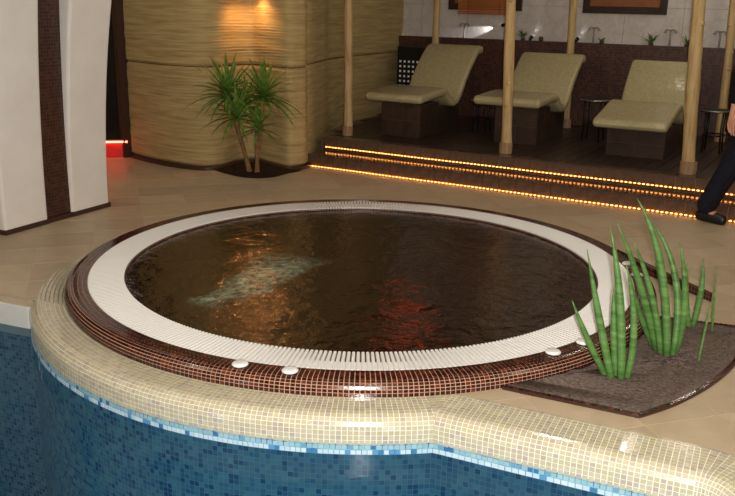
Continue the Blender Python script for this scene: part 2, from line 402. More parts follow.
# ---- floor base (grout bed): a ring of quads around the tub, open where the pool is
fl = MB(); NA = 720; inner = []; outer = []
for k in range(NA):
    a = 2 * PI * k / NA; d = Vector((math.cos(a), math.sin(a))); r = 1.72
    while r < 14:
        p = Vector((CX, CY)) + d * r
        if in_pool(p) or not (ROOM[0] < p.x < ROOM[1] and ROOM[2] < p.y < ROOM[3]): break
        r += .01
    inner.append(cp(1.6, a, -.0045)); outer.append(cp(max(r, 1.73), a, -.0045))
fl.grid([outer, inner], True, None, False)
floor = struct(fl.build('floor', M['floor_grout']), 'tan tiled pool hall floor around the round hot tub', 'floor')
tp = .345; ta = math.radians(17); tu = Vector((math.cos(ta), math.sin(ta))); tv = Vector((-tu.y, tu.x)); t0 = Vector((1.421, 3.085))
cand = []
PLC = None
for i in range(-20, 22):
    for j in range(-12, 24):
        g = .0022
        cs = [t0 + tu * (tp * (i + x)) + tv * (tp * (j + y)) for x, y in ((0, 0), (1, 0), (1, 1), (0, 1))]
        ctr = (cs[0] + cs[2]) / 2
        poly = [(p.x, p.y) for p in (cs[0] + (tu + tv) * g, cs[1] + (tv - tu) * g, cs[2] - (tu + tv) * g, cs[3] + (tu - tv) * g)]
        if ctr.x < CX - .2: poly = clip(poly, LN.x, LN.y, LF.dot(LN))
        else:
            e = RP + RN * STRIP
            if (ctr - S0).dot(RD) < .12: poly = clip(poly, RN.x, RN.y, e.dot(RN))
            else:
                dq = ctr - Q
                if ctr.y < Q.y: dq = Vector((1, 0))
                dq.normalize(); poly = clip(poly, dq.x, dq.y, dq.dot(Q) + QS)
        if len(poly) < 3: continue
        dc = ctr - Vector((CX, CY)); L = dc.length
        if L < .3: continue
        dc /= L
        if L < 2.1: poly = clip(poly, dc.x, dc.y, dc.x * CX + dc.y * CY + 1.645)
        if len(poly) < 3: continue
        # platform and textured wall stand on the floor
        poly = clip(poly, -N.x, -N.y, -(O_.dot(N)) - .02) if (ctr - O_).dot(U) > -.7 else poly
        if len(poly) < 3: continue
        m = sum((Vector(p) for p in poly), Vector((0, 0))) / len(poly)
        # only what the frame can see, with a margin for a step to the side
        if m.y < 1.2 or abs(m.x) > .62 * m.y + .6 or m.y > 9.6 or m.x < -4.2: continue
        area = abs(sum(poly[k][0] * poly[(k + 1) % len(poly)][1] - poly[(k + 1) % len(poly)][0] * poly[k][1] for k in range(len(poly)))) / 2
        if area < .0006: continue
        cand.append((m.length, poly))
cand.sort(key=lambda c: c[0])
def add_tile(mb, poly, z0=-.0047, z1=-.002):
    n = len(poly)
    a = sum(poly[k][0] * poly[(k + 1) % n][1] - poly[(k + 1) % n][0] * poly[k][1] for k in range(n))
    if a < 0: poly = poly[::-1]
    mb.quad([(x, y, z1) for x, y in poly])
    for k in range(n):
        p, q = poly[k], poly[(k + 1) % n]
        mb.quad([(p[0], p[1], z0), (q[0], q[1], z0), (q[0], q[1], z1), (p[0], p[1], z1)])
rest = MB()
for k, (d, poly) in enumerate(cand):
    if k < 300:
        mb = MB(); add_tile(mb, poly); mb.build('floor_tile', M['floor_tile'], floor)
    else: add_tile(rest, poly)
if rest.f: rest.build('far_floor_tiles', M['floor_tile'], floor, 'stuff')

# ------------------------------------------------------------------ room shell
x0, x1, y0, y1 = ROOM; HT = 2.85
def plane(name, pts, mat): 
    m = MB(); m.quad(pts); return struct(m.build(name, mat))
plane('wall_left', [(x0, y0, 0), (x0, y1, 0), (x0, y1, HT), (x0, y0, HT)], M['hall'])
plane('wall_right', [(x1, y1, 0), (x1, y0, 0), (x1, y0, HT), (x1, y1, HT)], M['hall'])
plane('wall_front', [(x1, y0, 0), (x0, y0, 0), (x0, y0, HT), (x1, y0, HT)], M['hall'])
plane('wall_far', [(x0, y1, 0), (x1, y1, 0), (x1, y1, HT), (x0, y1, HT)], M['dark_wall'])
plane('ceiling', [(x0, y0, HT), (x0, y1, HT), (x1, y1, HT), (x1, y0, HT)], M['ceil'])
nm = MB(); nm.box(x0, x1, y0, .45, -.2, -.002); struct(nm.build('floor', M['floor_tile']), 'near edge of the pool hall floor below the camera', 'floor')

# ------------------------------------------------------------------ swimming pool
pool = thing('swimming_pool', 'blue mosaic swimming pool with a cream tiled edge curving round the hot tub', 'pool')
# junction of the curved wall and the straight wall, at inward offset dl
def junction(dl):
    r = RWALL - dl; base = RP + RN * dl; dx = base - Vector((CX, CY))
    bq = dx.dot(RD); cq = dx.length_squared - r * r; disc = bq * bq - cq
    s = -bq - math.sqrt(disc) if disc > 0 else -bq
    # the crossing nearest the tub's front right
    p1 = base + RD * s; p2 = base + RD * (-bq + math.sqrt(max(disc, 0)))
    p = p1 if abs(math.atan2(p1.y - CY, p1.x - CX) + 1.38) < abs(math.atan2(p2.y - CY, p2.x - CX) + 1.38) else p2
    return math.atan2(p.y - CY, p.x - CX), (p - RP).dot(RD)
def left_hit(r):
    dx = LP - Vector((CX, CY)); bq = dx.dot(LD); cq = dx.length_squared - r * r
    disc = bq * bq - cq
    p1 = LP + LD * (-bq - math.sqrt(disc)); return math.atan2(p1.y - CY, p1.x - CX)
aL = left_hit(RWALL); aJ, sJ = junction(0)
path = [LP - LD * 5.0]
for k in range(121):
    a = aL + (aJ - aL) * k / 120; path.append(Vector((CX + RWALL * math.cos(a), CY + RWALL * math.sin(a))))
for k in range(1, 13): path.append(RP + RD * (sJ + (.47 - sJ) * k / 12))
c0 = math.atan2(RN.y, RN.x); c1 = 0.0
for k in range(1, 13):
    a = c0 + (c1 - c0) * k / 12; path.append(Q + Vector((math.cos(a), math.sin(a))) * RHO)
path += [Vector((Q.x + RHO, .45)), Vector((-6.3, .45))]
ZB = -1.35
def wall_strip(path, z0, z1, closed=True):
    rows = [[], []]; uvs = [[], []]; L = 0; pr = None; pp = path + ([path[0]] if closed else [])
    for p in pp:
        if pr is not None: L += (p - pr).length
        pr = p
        for i, z in enumerate((z0, z1)): rows[i].append((p.x, p.y, z)); uvs[i].append((L, z))
    return rows, uvs
w = MB(); r_, u_ = wall_strip(path, ZB, -.112)
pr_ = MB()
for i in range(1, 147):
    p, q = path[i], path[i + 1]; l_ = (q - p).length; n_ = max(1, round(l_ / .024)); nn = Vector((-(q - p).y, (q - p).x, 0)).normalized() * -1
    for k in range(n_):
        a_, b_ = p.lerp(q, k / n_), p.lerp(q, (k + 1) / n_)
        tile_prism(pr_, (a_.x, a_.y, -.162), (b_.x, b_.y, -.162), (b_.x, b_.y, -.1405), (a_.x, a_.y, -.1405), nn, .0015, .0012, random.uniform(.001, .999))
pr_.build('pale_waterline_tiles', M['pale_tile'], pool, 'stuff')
w.grid(r_, False, u_, False); w.build('pool_wall', M['blue_mosaic'], pool)
tri = tessellate_polygon([[Vector((p.x, p.y, 0)) for p in path]])
def flat(name, z, mat):
    m = MB(); m.v = [(p.x, p.y, z) for p in path]
    for t in tri:
        a, b, c = [path[i] for i in t]
        if (b - a).cross(c - a) < 0: t = t[::-1]
        m.f.append(tuple(t)); m.r.append(0.0); m.sm.append(False); m.mi.append(0); m.uv.append([(path[i].x, path[i].y) for i in t])
    return m.build(name, mat, pool)
flat('pool_bottom', ZB, M['blue_floor'])
flat('water', ZW, M['pool_water'])
# unseen fill lamps in the near pool wall, added to brighten the pool
for (ux, lab) in ((-2.9, 'added unseen fill lamp in the near pool wall, left one'), (.55, 'added unseen fill lamp in the near pool wall, right one')):
    ul = thing('pool_fill_lamp', lab, 'lamp', 'added pool fill lamps', (ux, .452, -.62))
    b = MB(); b.tube([(0, 0, 0), (0, .02, 0)], [.11, .10], 24); b.build('ring', M['grey_metal'], ul)
    b = MB(); b.tube([(0, .018, 0), (0, .026, 0)], [.085, .07], 24); b.build('lens', M['lamp_white'], ul)
    lamp('pool_fill_light', 'SPOT', (ux, .50, -.62), 30 if ux < 0 else 10, (.80, .93, 1.0), .07, (ux + (-.6 if ux < 0 else -.1), 4, -.75), math.radians(140), .5)
# cream mosaic edge: profile from the flat (inward offset, z) over a bullnose down to the waterline
TS = .0222; BR = .058
prof_n = [(BR + TS * k, 0.0) for k in range(8, -1, -1)]
for k in range(1, 6): prof_n.append((BR - BR * math.sin(k * PI / 10), -BR + BR * math.cos(k * PI / 10)))
for k in range(1, 5): prof_n.append((0.0, -BR - k * .0205))
tiles = MB(); bed = MB(); mix = MB()
def run(prof, fn, params_fn, lim_fn, side, dz=0.0):
    """fn(delta, param) -> xy;  rows of tiles between successive profile points"""
    for i in range(len(prof) - 1):
        (d0, z0), (d1, z1) = prof[i], prof[i + 1]; z0 += dz; z1 += dz
        lo, hi = lim_fn((d0 + d1) / 2)
        ps = params_fn
        for j in range(len(ps) - 1):
            p0, p1 = max(ps[j], lo), min(ps[j + 1], hi)
            if p1 - p0 < 1e-6: continue
            a = fn(d0, p0); b = fn(d0, p1); c = fn(d1, p1); d = fn(d1, p0)
            A, B, Cc, D = Vector((a.x, a.y, z0)), Vector((b.x, b.y, z0)), Vector((c.x, c.y, z1)), Vector((d.x, d.y, z1))
            nrm = (B - A).cross(D - A)
            if nrm.length < 1e-10: continue
            nrm.normalize()
            if nrm.z < -.05 or (abs(nrm.z) < .05 and (Vector((d.x, d.y)) - Vector((a.x, a.y))).length < 1e-9 and nrm.dot(side(A)) < 0): nrm = -nrm; A, B, Cc, D = B, A, D, Cc
            off = nrm * .002
            bed.quad([A - off, D - off, Cc - off, B - off] if False else [A - off, B - off, Cc - off, D - off])
            last = i == len(prof) - 2
            tile_prism(mix if last else tiles, A - off, B - off, Cc - off, D - off, nrm, .0028, .0014, random.uniform(.001, .999))
nA = int((aJ + .25 - math.radians(-196)) * 1.80 / TS)
angs = [math.radians(-196) + (aJ + .25 - math.radians(-196)) * k / nA for k in range(nA + 1)]
arc_fn = lambda d, p: Vector((CX + (RWALL - d) * math.cos(p), CY + (RWALL - d) * math.sin(p)))
def arc_lim(d):
    lo = aL - .14 if d < BR + .001 else math.radians(-196) + max(0, (.145 - d)) * 4.2
    return lo, junction(d)[0] + (.018 if d > BR else .005)
run(prof_n[2:], arc_fn, angs, arc_lim, lambda A: Vector((A.x - CX, A.y - CY, 0)))
nS = int(1.2 / TS); ss = [-.75 + 1.22 * k / nS for k in range(nS + 1)]
ln_fn = lambda d, p: RP + RD * p + RN * d
run(prof_n, ln_fn, ss, lambda d: (junction(d)[1] - (.034 if d > BR else .009), .47), lambda A: -RN.to_3d(), -.0012)
nC = int((c0 - c1) * .24 / TS); cs_ = [-(c0 - (c0 - c1) * k / nC) for k in range(nC + 1)]
co_fn = lambda d, p: Q + Vector((math.cos(-p), math.sin(-p))) * (RHO + d)
run(prof_n, co_fn, cs_, lambda d: (-99, 99), lambda A: Vector((Q.x - A.x, Q.y - A.y, 0)), -.0012)
nR = 40; rs = [-(Q.y) + .0225 * k for k in range(nR + 1)]
rr_fn = lambda d, p: Vector((Q.x + RHO + d, -p))
run(prof_n, rr_fn, rs, lambda d: (-99, 99), lambda A: Vector((-1, 0, 0)), -.0012)
bed.build('edge_grout', M['cream_grout'], pool)
tiles.build('cream_edge_tiles', M['cream_tile'], pool, 'stuff')
mix.build('waterline_tiles', M['mixed_tile'], pool, 'stuff')
# pale face of the left pool edge, under the nosing of the floor tiles
cpg = thing('pool_coping', 'pale stone face of the left pool edge beside the cream curve', 'coping', None, (LP.x, LP.y, ZW), LA)
EL = (Vector((CX + RWALL * math.cos(aL), CY + RWALL * math.sin(aL))) - LP).dot(LD) - .004
for k in range(7):
    e0 = EL - .42 * k; e1 = e0 - .418
    m = MB(); m.box(e1, e0, -.012, .03, -.05, -.038 - ZW); bevel(m.build('coping_slab', M['coping'], cpg), .006)
    m = MB(); m.box(e1, e0, -.004, .03, -.038 - ZW, -.002 - ZW); m.build('nosing_tile', M['floor_tile'], cpg)

# ------------------------------------------------------------------ hot tub
tub = thing('hot_tub', 'large round hot tub with brown mosaic rim and white overflow grating', 'hot tub', None, (CX, CY, 0))
b = MB(); b.lathe([(RIN - .004, HR - .012), (RIN, -.32), (RIN - .03, -.36), (.95, -.42), (.90, -.46), (.88, -.85), (.80, -.90), (0.001, -.93)], 160, (0, 0, 0), True)
b.build('basin', M['brown_mosaic'], tub)
b = MB(); b.lathe([(RIN - .004, HR - .012), (RIN + .012, HR - .004), (RIN + .012, HR - .05), (ROUT - .002, HR - .05), (ROUT - .002, HR - .001)], 160); b.build('overflow_channel', M['channel'], tub)
b = MB(); b.lathe([(1.455, HR - .045), (1.455, HR - .012), (1.56, HR - .012), (1.56, HR - .045)], 160, smooth=False); b.build('grating_support', M['white_plastic'], tub)
# rim: grout body and proud tiles
tprof = [(ROUT, HR)] + [(ROUT + .0247 * k, HR) for k in range(1, 4)]
br = .048; rc = RRIM - br
tprof[-1] = (rc, HR)
for k in range(1, 6): tprof.append((rc + br * math.sin(k * PI / 10), HR - br + br * math.cos(k * PI / 10)))
tprof.append((RRIM, -.002))
b = MB(); b.lathe([(ROUT, HR - .05)] + [(r - .0015, z - .0015) for r, z in tprof], 200); b.build('rim_body', M['brown_grout'], tub)
b = MB(); NR = 474
for k in range(NR):
    a0, a1 = 2 * PI * k / NR, 2 * PI * (k + 1) / NR
    for i in range(len(tprof) - 1):
        (r0, z0), (r1, z1) = tprof[i], tprof[i + 1]
        A = Vector(((r0) * math.cos(a0), r0 * math.sin(a0), z0)); B = Vector((r1 * math.cos(a0), r1 * math.sin(a0), z1))
        Cc = Vector((r1 * math.cos(a1), r1 * math.sin(a1), z1)); D = Vector((r0 * math.cos(a1), r0 * math.sin(a1), z0))
        n = (B - A).cross(D - A).normalized()
        tile_prism(b, A - n * .0015, B - n * .0015, Cc - n * .0015, D - n * .0015, n, .0026, .0016, random.uniform(.001, .999))
b.build('rim_tiles', M['brown_tile'], tub, 'stuff')
# white grating bars
NB = 416; L = ROUT - RIN - .006; r0 = RIN + .003
bm = MB(); hw = .0068
sec = [(-hw, -.016), (hw, -.016), (hw, -.002), (hw * .6, 0), (-hw * .6, 0), (-hw, -.002)]
rows = [[(r0, y, z) for y, z in sec], [(r0 + L, y * 1.12, z) for y, z in sec]]
bm.grid(rows, True, None, False, True)
for row, rev in ((rows[0], False), (rows[1], True)):
    bm.quad(row[::-1] if not rev else row)
proto = bm.build('grate_bar', M['white_plastic'], tub); proto.location = (0, 0, HR + .002)
first = True; far = MB()
def vis(a): return (Vector((CX + 1.47 * math.cos(a), CY + 1.47 * math.sin(a))) ).length
order = sorted(range(NB), key=lambda k: vis(2 * PI * k / NB))
for rank, k in enumerate(order):
    a = 2 * PI * k / NB
    if rank < 300:
        o = proto if first else proto.copy()
        if not first: C.objects.link(o); o.parent = tub
        first = False; o.rotation_euler = (0, 0, a)
    else:
        R4 = Matrix.Rotation(a, 4, 'Z'); base = len(far.v)
        far.v += [tuple(R4 @ Vector((x, y, z + HR + .002))) for x, y, z in bm.v]
        for f in bm.f: far.f.append(tuple(base + i for i in f)); far.r.append(0); far.uv.append(None); far.sm.append(False); far.mi.append(0)
far.build('far_grate_bars', M['white_plastic'], tub, 'stuff')
# water: finely divided disc with a real, gentle chop
wm = MB(); rows = []
for i in range(0, 61):
    r = max(.002, (RIN - .001) * i / 60)
    row = []
    for k in range(160):
        a = 2 * PI * k / 160; x, y = r * math.cos(a), r * math.sin(a)
        f = min(1, (RIN - r) / .15)
        z = HR - .020 + f * (.0012 * math.sin(9 * x + 4 * y + 1) + .0009 * math.sin(14 * y - 7 * x) + .0008 * math.sin(21 * x + 11 * y + 2) * math.cos(8 * y))
        row.append((x, y, z))
    rows.append(row)
wm.grid(rows, True, None, True); wm.build('water', M['tub_water'], tub)
# white button caps on the rim
caps = [((240, 363), 'white round cap on the front rim, leftmost of all'), ((290, 369.5), 'white round cap on the front rim just right of the leftmost cap'),
        ((552, 350.5), 'white round cap on the front rim left of the spiky plants'), ((583, 341), 'white round cap on the rim half behind the nearest spiky leaves'),
        ((628, 263), 'white round cap on the right rim behind leaves, the farther one'), ((634, 274), 'white round cap on the right rim behind leaves, the nearer one')]
for (px, lab) in caps:
    p = at(px[0], px[1], HR + .01)
    d = Vector((p.x - CX, p.y - CY)); rr = min(max(d.length, 1.603), 1.63); d.normalize()
    t = thing('control_cap', lab, 'cap', 'white caps on the hot tub rim', (CX + d.x * rr, CY + d.y * rr, HR + .0012))
    b = MB(); b.lathe([(.0005, .002), (.034, .002), (.034, .0), (.036, .006), (.034, .008), (.03, .008)], 28); b.build('collar', M['white_plastic'], t)
    b = MB(); b.lathe([(.031, .006), (.031, .011), (.029, .013), (.014, .0135), (.0005, .0135)], 28); b.build('button', M['white_plastic'], t)
# brown mosaic kerb spike running off the rim behind the planter
tip = at(712, 297, .03); tip.z = 0
kerb = MB()
kb = [cp(1.66, math.radians(17)), tip, cp(1.66, math.radians(-3))]
def prism(mb, pl, z0, z1):
    n = len(pl); mb.quad([(p.x, p.y, z1) for p in pl][::-1], uv=[(p.x, p.y) for p in pl][::-1])
    for i in range(n):
        p, q = pl[i], pl[(i + 1) % n]; l = (q - p).length
        mb.quad([(p.x, p.y, z0), (p.x, p.y, z1), (q.x, q.y, z1), (q.x, q.y, z0)], uv=[(0, 0), (0, z1 - z0), (l, z1 - z0), (l, 0)])
kb = [cp(1.693, math.radians(14)), tip + Vector((.0, .012, 0)), tip] + [cp(1.693, math.radians(a)) for a in (4, 6.5, 9, 11.5)]
prism(kerb, kb, 0, .052)
tag(kerb.build('mosaic_kerb', mosaic('kerb_mosaic', [(52, 22, 16), (66, 28, 20), (44, 18, 14), (78, 36, 26), (58, 26, 20)], (120, 84, 68), .022, .12, .2)), 'brown mosaic kerb tapering to a point behind the spiky plants', 'kerb')

# ------------------------------------------------------------------ planting bed beside the tub
planter = thing('planting_bed', 'flush soil bed with thin brown mosaic border beside the hot tub', 'planter')
K1 = at(504, 389); K1 = cp(1.693, math.atan2(K1.y - CY, K1.x - CX)); K2 = at(638, 416.5)
R2 = 2.125
def ang(p): return math.atan2(p.y - CY, p.x - CX)
a2 = ang(K2); r2 = math.hypot(K2.x - CX, K2.y - CY); a3 = math.radians(-23.4); K4 = cp(1.693, math.radians(-24.5))
edge = [K1, K2] + [cp(r2 + (2.14 - r2) * min(1, k / 6), a2 + (a3 - a2) * k / 40) for k in range(1, 41)] + [K4]
bound = edge + [cp(1.693, ang(K4) + (ang(K1) - ang(K4)) * k / 24) for k in range(1, 24)]
# soil: grid of clods clipped to the bed
sm = MB(); ctr = cp(1.9, math.radians(-43)); rings = 14
rows = []
for i in range(rings + 1):
    f = i / rings; row = []
    for p in bound:
        q = ctr.lerp(p, f); hgt = .006 + (random.uniform(0, .012) if i < rings else -.004) + .012 * (1 - f)
        row.append((q.x, q.y, hgt))
    rows.append(row)
sm.grid(rows, True, None, True, True); soil = sm.build('soil', M['soil'], planter, 'stuff')
bd = MB(); bt = MB()
def offs(pl, w):
    out = []
    for i, p in enumerate(pl):
        a = pl[max(i - 1, 0)]; b_ = pl[min(i + 1, len(pl) - 1)]; d = (b_ - a).normalized(); out.append(Vector((p.x + d.y * w, p.y - d.x * w, 0)))
    return out
# resample border into tile steps
dense = []
for i in range(len(edge) - 1):
    l = (edge[i + 1] - edge[i]).length; n_ = max(1, round(l / .023))
    dense += [edge[i].lerp(edge[i + 1], k / n_) for k in range(n_)]
dense.append(edge[-1])
o1 = offs(dense, -.011); o2 = offs(dense, .012)
for i in range(len(dense) - 1):
    z = .010
    A, B, Cc, D = [Vector((p.x, p.y, z)) for p in (o2[i], o2[i + 1], o1[i + 1], o1[i])]
    bd.quad([A, B, Cc, D]); bd.quad([(A.x, A.y, -.004), (B.x, B.y, -.004), B, A])
    tile_prism(bt, A, B, Cc, D, Vector((0, 0, 1)), .0025, .0015, random.uniform(.001, .999))
bd.build('border_bed', M['skirt'], planter); bt.build('border_tiles', M['brown_tile'], planter, 'stuff')

# spear-leaved plants
def spear(parent, base, tipp, rad, bend=(0, 0, 0)):
    base = Vector(base); tipp = Vector(tipp); org = parent.location
    pts = []; rs = []
    for k in range(11):
        f = k / 10; p = base.lerp(tipp, f) + Vector(bend) * (4 * f * (1 - f))
        pts.append(p - org); rs.append(max(.0012, rad * (.78 + .5 * f - 1.28 * f ** 2.6 * (1 if f < .999 else 1.0))) if f < 1 else .0012)
    m = MB(); m.tube(pts, rs, 9); return m.build('leaf', M['snake'], parent)
def clump(name, label, bpx, leaves, rad=.0202):
    b0 = at(bpx[0], bpx[1], .008)
    t = thing(name, label, 'plant', 'spear leaved plants in the soil bed', b0)
    n = len(leaves)
    for i, lf in enumerate(leaves):
        (bx, by), (tx, ty), dy, (mx, my), r = lf
        bb = at(bx, by, .006); bb.z = .002
        tt = atY(tx, ty, bb.y + dy)
        mid = atY(mx, my, bb.y + dy * .5); bend = mid - bb.lerp(tt, .5)
        spear(t, bb, tt, r * rad, bend)
    return t
clump('spear_plant', 'nearest clump of thick upright green spear leaves in the soil bed', (618, 382),
      [((607, 377), (572, 300), -.02, (588, 340), .85), ((612, 380), (587, 249), .06, (600, 322), 1.0), ((616, 378), (614, 284), .05, (614, 332), .95),
       ((621, 381), (610, 226), .10, (620, 300), 1.05), ((626, 380), (626, 264), .02, (634, 326), .9)])
clump('spear_plant', 'tallest middle clump of green spear leaves in the soil bed', (664, 360),
      [((657, 352), (617, 222), -.10, (641, 288), 1.0), ((661, 356), (632, 238), .03, (652, 296), .9), ((667, 359), (637, 198), .10, (661, 266), 1.05),
       ((672, 357), (650, 219), .16, (676, 280), .95), ((675, 353), (679, 240), -.03, (685, 300), .95), ((654, 348), (627, 266), -.14, (638, 308), .75),
       ((663, 350), (655, 262), .2, (664, 308), .8)])
clump('spear_plant', 'small back clump of green spear leaves nearest the mosaic border', (691, 328),
      [((692, 327), (703, 258), .02, (701, 292), .95), ((689, 328), (688, 262), .05, (686, 296), .9), ((686, 326), (676, 286), .0, (679, 306), .7)])
clump('spear_shoot', 'single thin dark green shoot near the right frame edge', (712, 333), [((712, 333), (717, 266), .0, (714, 300), .34)])
clump('spear_shoot', 'single thin leaning shoot standing alone in the soil', (698, 364), [((698, 364), (713, 297), .02, (705, 330), .34), ])

# ------------------------------------------------------------------ lounger platform
ZT, Z1, T1 = .243, .115, .32
SL, SR = -.71, 5.2; TB = 2.80
plat = thing('raised_platform', 'dark tiled two-step platform carrying the loungers, lit by amber ropes', 'platform', None, P(0, 0), A_)
b = MB(); b.box(SL, SR, .012, T1 + .012, 0, Z1 - .012)
cpl = [Vector((x, y)) for x, y in ((SL, T1 + .012), (SR, T1 + .012), (SR, TB - .003), (-1.19, TB - .003), (-1.17, 2.2), (-1.15, 1.65), (-1.05, 1.15), (-.92, .7), (-.82, .42))]
b.quad([(p.x, p.y, ZT - .012) for p in cpl])
for i in range(len(cpl)):
    p, q = cpl[i], cpl[(i + 1) % len(cpl)]; b.quad([(p.x, p.y, 0), (q.x, q.y, 0), (q.x, q.y, ZT - .012), (p.x, p.y, ZT - .012)])
b.build('platform_core', M['dark_grout'], plat)
def slab(name, x0, x1, y0, y1, z0, z1, mat, parent, bw=.0015):
    m = MB(); m.box(x0, x1, y0, y1, z0, z1); o = m.build(name, mat, parent); return o
tw = .155; n = int((SR - SL) / tw)
meshes = {}
def shared(name, key, x0, sx, y0, y1, z0, z1, mat, parent):
    if key not in meshes:
        m = MB(); m.box(0, sx, y0, y1, z0, z1); o = m.build(name, mat, parent); meshes[key] = o.data
    else: o = link(name, meshes[key], parent)
    o.location = (x0, 0, 0); return o
for k in range(n):
    x = SL + k * tw
    shared('riser_tile', 'r1', x, tw - .004, 0, .014, 0, Z1 - .013, M['dark_tile'], plat)
    shared('tread_tile', 't1', x, tw - .004, .0, .158, Z1 - .0115, Z1, M['dark_tile'], plat)
    shared('tread_tile', 't2', x, tw - .004, .162, T1, Z1 - .0115, Z1, M['dark_tile'], plat)
    shared('riser_tile', 'r2', x, tw - .004, T1, T1 + .014, Z1 + .001, ZT - .013, M['dark_tile'], plat)
    shared('edge_tile', 'e1', x, tw - .004, T1, T1 + .12, ZT - .0115, ZT, M['dark_tile'], plat)
pw = .115; n = int((SR + 1.3) / pw)
for k in range(n):
    x = -1.3 + k * pw
    if x < -1.2: continue
    if x < SL - .02:
        wt = ((-.84, .45), (-.95, .72), (-1.05, 1.17), (-1.14, 1.62), (-1.21, 2.2)); st_ = next((t_ for s_, t_ in wt if s_ <= x), 2.2)
        shared('deck_board', 'd0%d' % k, x, pw - .007, st_, TB - .002, ZT - .0115, ZT - .001, M['plank'], plat)
    else: shared('deck_board', 'd1', x, pw - .007, T1 + .124, TB - .002, ZT - .0115, ZT - .001, M['plank'], plat)
b = MB(); b.box(SL - .012, SL + .0, .0, T1 + .1, 0, Z1 - .001); b.box(SL - .012, SL, T1, T1 + .12, Z1, ZT - .001); b.build('end_tile', M['dark_tile'], plat)
# amber rope lights at the foot of each riser
def rope(label, s0, s1, t, z, grp='amber rope lights on the steps'):
    o = thing('rope_light', label, 'rope light', grp, P(s0, t, z), A_)
    n = int((s1 - s0) / .05)
    tb = MB(); tb.tube([(k * .05, .004 * math.sin(k * .23) , .0035) for k in range(n + 1)], .0035, 6); tb.build('tube', M['rope_tube'], o)
    bb = MB()
    m = int((s1 - s0) / .036)
    for k in range(m):
        x = .018 + k * .036; y = .004 * math.sin(x / .05 * .23)
        bb.tube([(x - .011, y, .0085), (x - .005, y, .0085), (x + .005, y, .0085), (x + .011, y, .0085)], [.0015, .0048, .0048, .0015], 6)
    bb.build('bulbs', M['rope_glow'], o, 'stuff'); return o
rope('amber rope light lying on the floor along the lower step', -.68, 5.1, -.018, .0)
rope('amber rope light on the tread along the upper step', -.70, 5.1, T1 - .007, Z1 + .022)

# ------------------------------------------------------------------ back wall with wainscot, panels
TW = 2.93
bw = MB(); bw.quad([P(-1.6, TW), P(6.2, TW), P(6.2, TW, HT), P(-1.6, TW, HT)])
wall = struct(bw.build('wall_back', M['marble_joint']), 'white marble panelled wall behind the loungers', 'wall')
pm = None
for i in range(12):
    for j in range(4):
        s = -1.6 + i * .62; z = 1.10 + j * .44
        m = MB(); m.box(.002, .618, -.014, .001, .002, min(.438, HT - z))
        o = m.build('marble_panel', M['marble'], wall) if j == 3 or pm is None else link('marble_panel', pm, wall)
        if j < 3 and pm is None: pm = o.data
        o.location = P(s, TW, z); o.rotation_euler = (0, 0, A_)
ws = MB(); ZL = 1.153
rows = [[P(-1.6, TB, ZT - .05), P(6.2, TB, ZT - .05)], [P(-1.6, TB, ZL), P(6.2, TB, ZL)], [P(-1.6, TW + .0, ZL), P(6.2, TW + .0, ZL)]]
ws.grid(rows, False, [[(0, 0), (7.8, 0)], [(0, .98), (7.8, .98)], [(0, 1.11), (7.8, 1.11)]], False)
struct(ws.build('wall_wainscot', M['wains']), 'dark brown mosaic wainscot with a ledge behind the loungers', 'wall')

# framed panels
def framed(label, s0, s1, z0, blind):
    o = thing('framed_panel', label, 'picture frame', None, P((s0 + s1) / 2, TW - .014, z0), A_)
    w = s1 - s0; h = .75; fw = .075
    for (a, b_, c, d) in ((-w / 2, -w / 2 + fw, 0, h), (w / 2 - fw, w / 2, 0, h)):
        m = MB(); m.box(a, b_, -.035, 0, c, d); bevel(m.build('frame_side', M['frame_wood'], o))
    for (c, d) in ((0, fw), (h - fw, h)):
        m = MB(); m.box(-w / 2 + fw, w / 2 - fw, -.035, 0, c, d); bevel(m.build('frame_rail', M['frame_wood'], o))
    m = MB(); m.box(-w / 2 + fw, w / 2 - fw, -.012, -.001, fw, h - fw); m.build('panel', M['mirror_wood'], o)
    return o
s0, _ = rt(450, 5, TW); s1, _ = rt(523, 5, TW)
framed('dark framed wall panel partly covered by a bamboo blind', s0, s1, rt(450, 9.5, TW)[1], True)
bl0, bz = rt(457, 14, TW - .1); bl1, _ = rt(509.5, 14, TW - .1)
bo = thing('bamboo_blind', 'orange brown bamboo blind hanging over the left framed panel', 'blind', None, P((bl0 + bl1) / 2, TW - .075, bz), A_)
w = bl1 - bl0
slm = MB(); slm.box(-w / 2, w / 2, -.006, .006, .001, .019); sl0 = slm.build('slat', M['bamboo'], bo)
for k in range(1, 34):
    c = link('slat', sl0.data, bo); c.location = (0, 0, .021 * k)
for x in (-w * .3, w * .3):
    m = MB(); m.tube([(x, -.008, 0), (x, -.008, .72)], .002, 5); m.build('cord', M['frame_wood'], bo)
s0, z0 = rt(583.5, 13, TW); s1, _ = rt(667, 16, TW)
framed('dark framed wall panel with plain warm brown centre, right of the blind', s0, s1, z0, False)

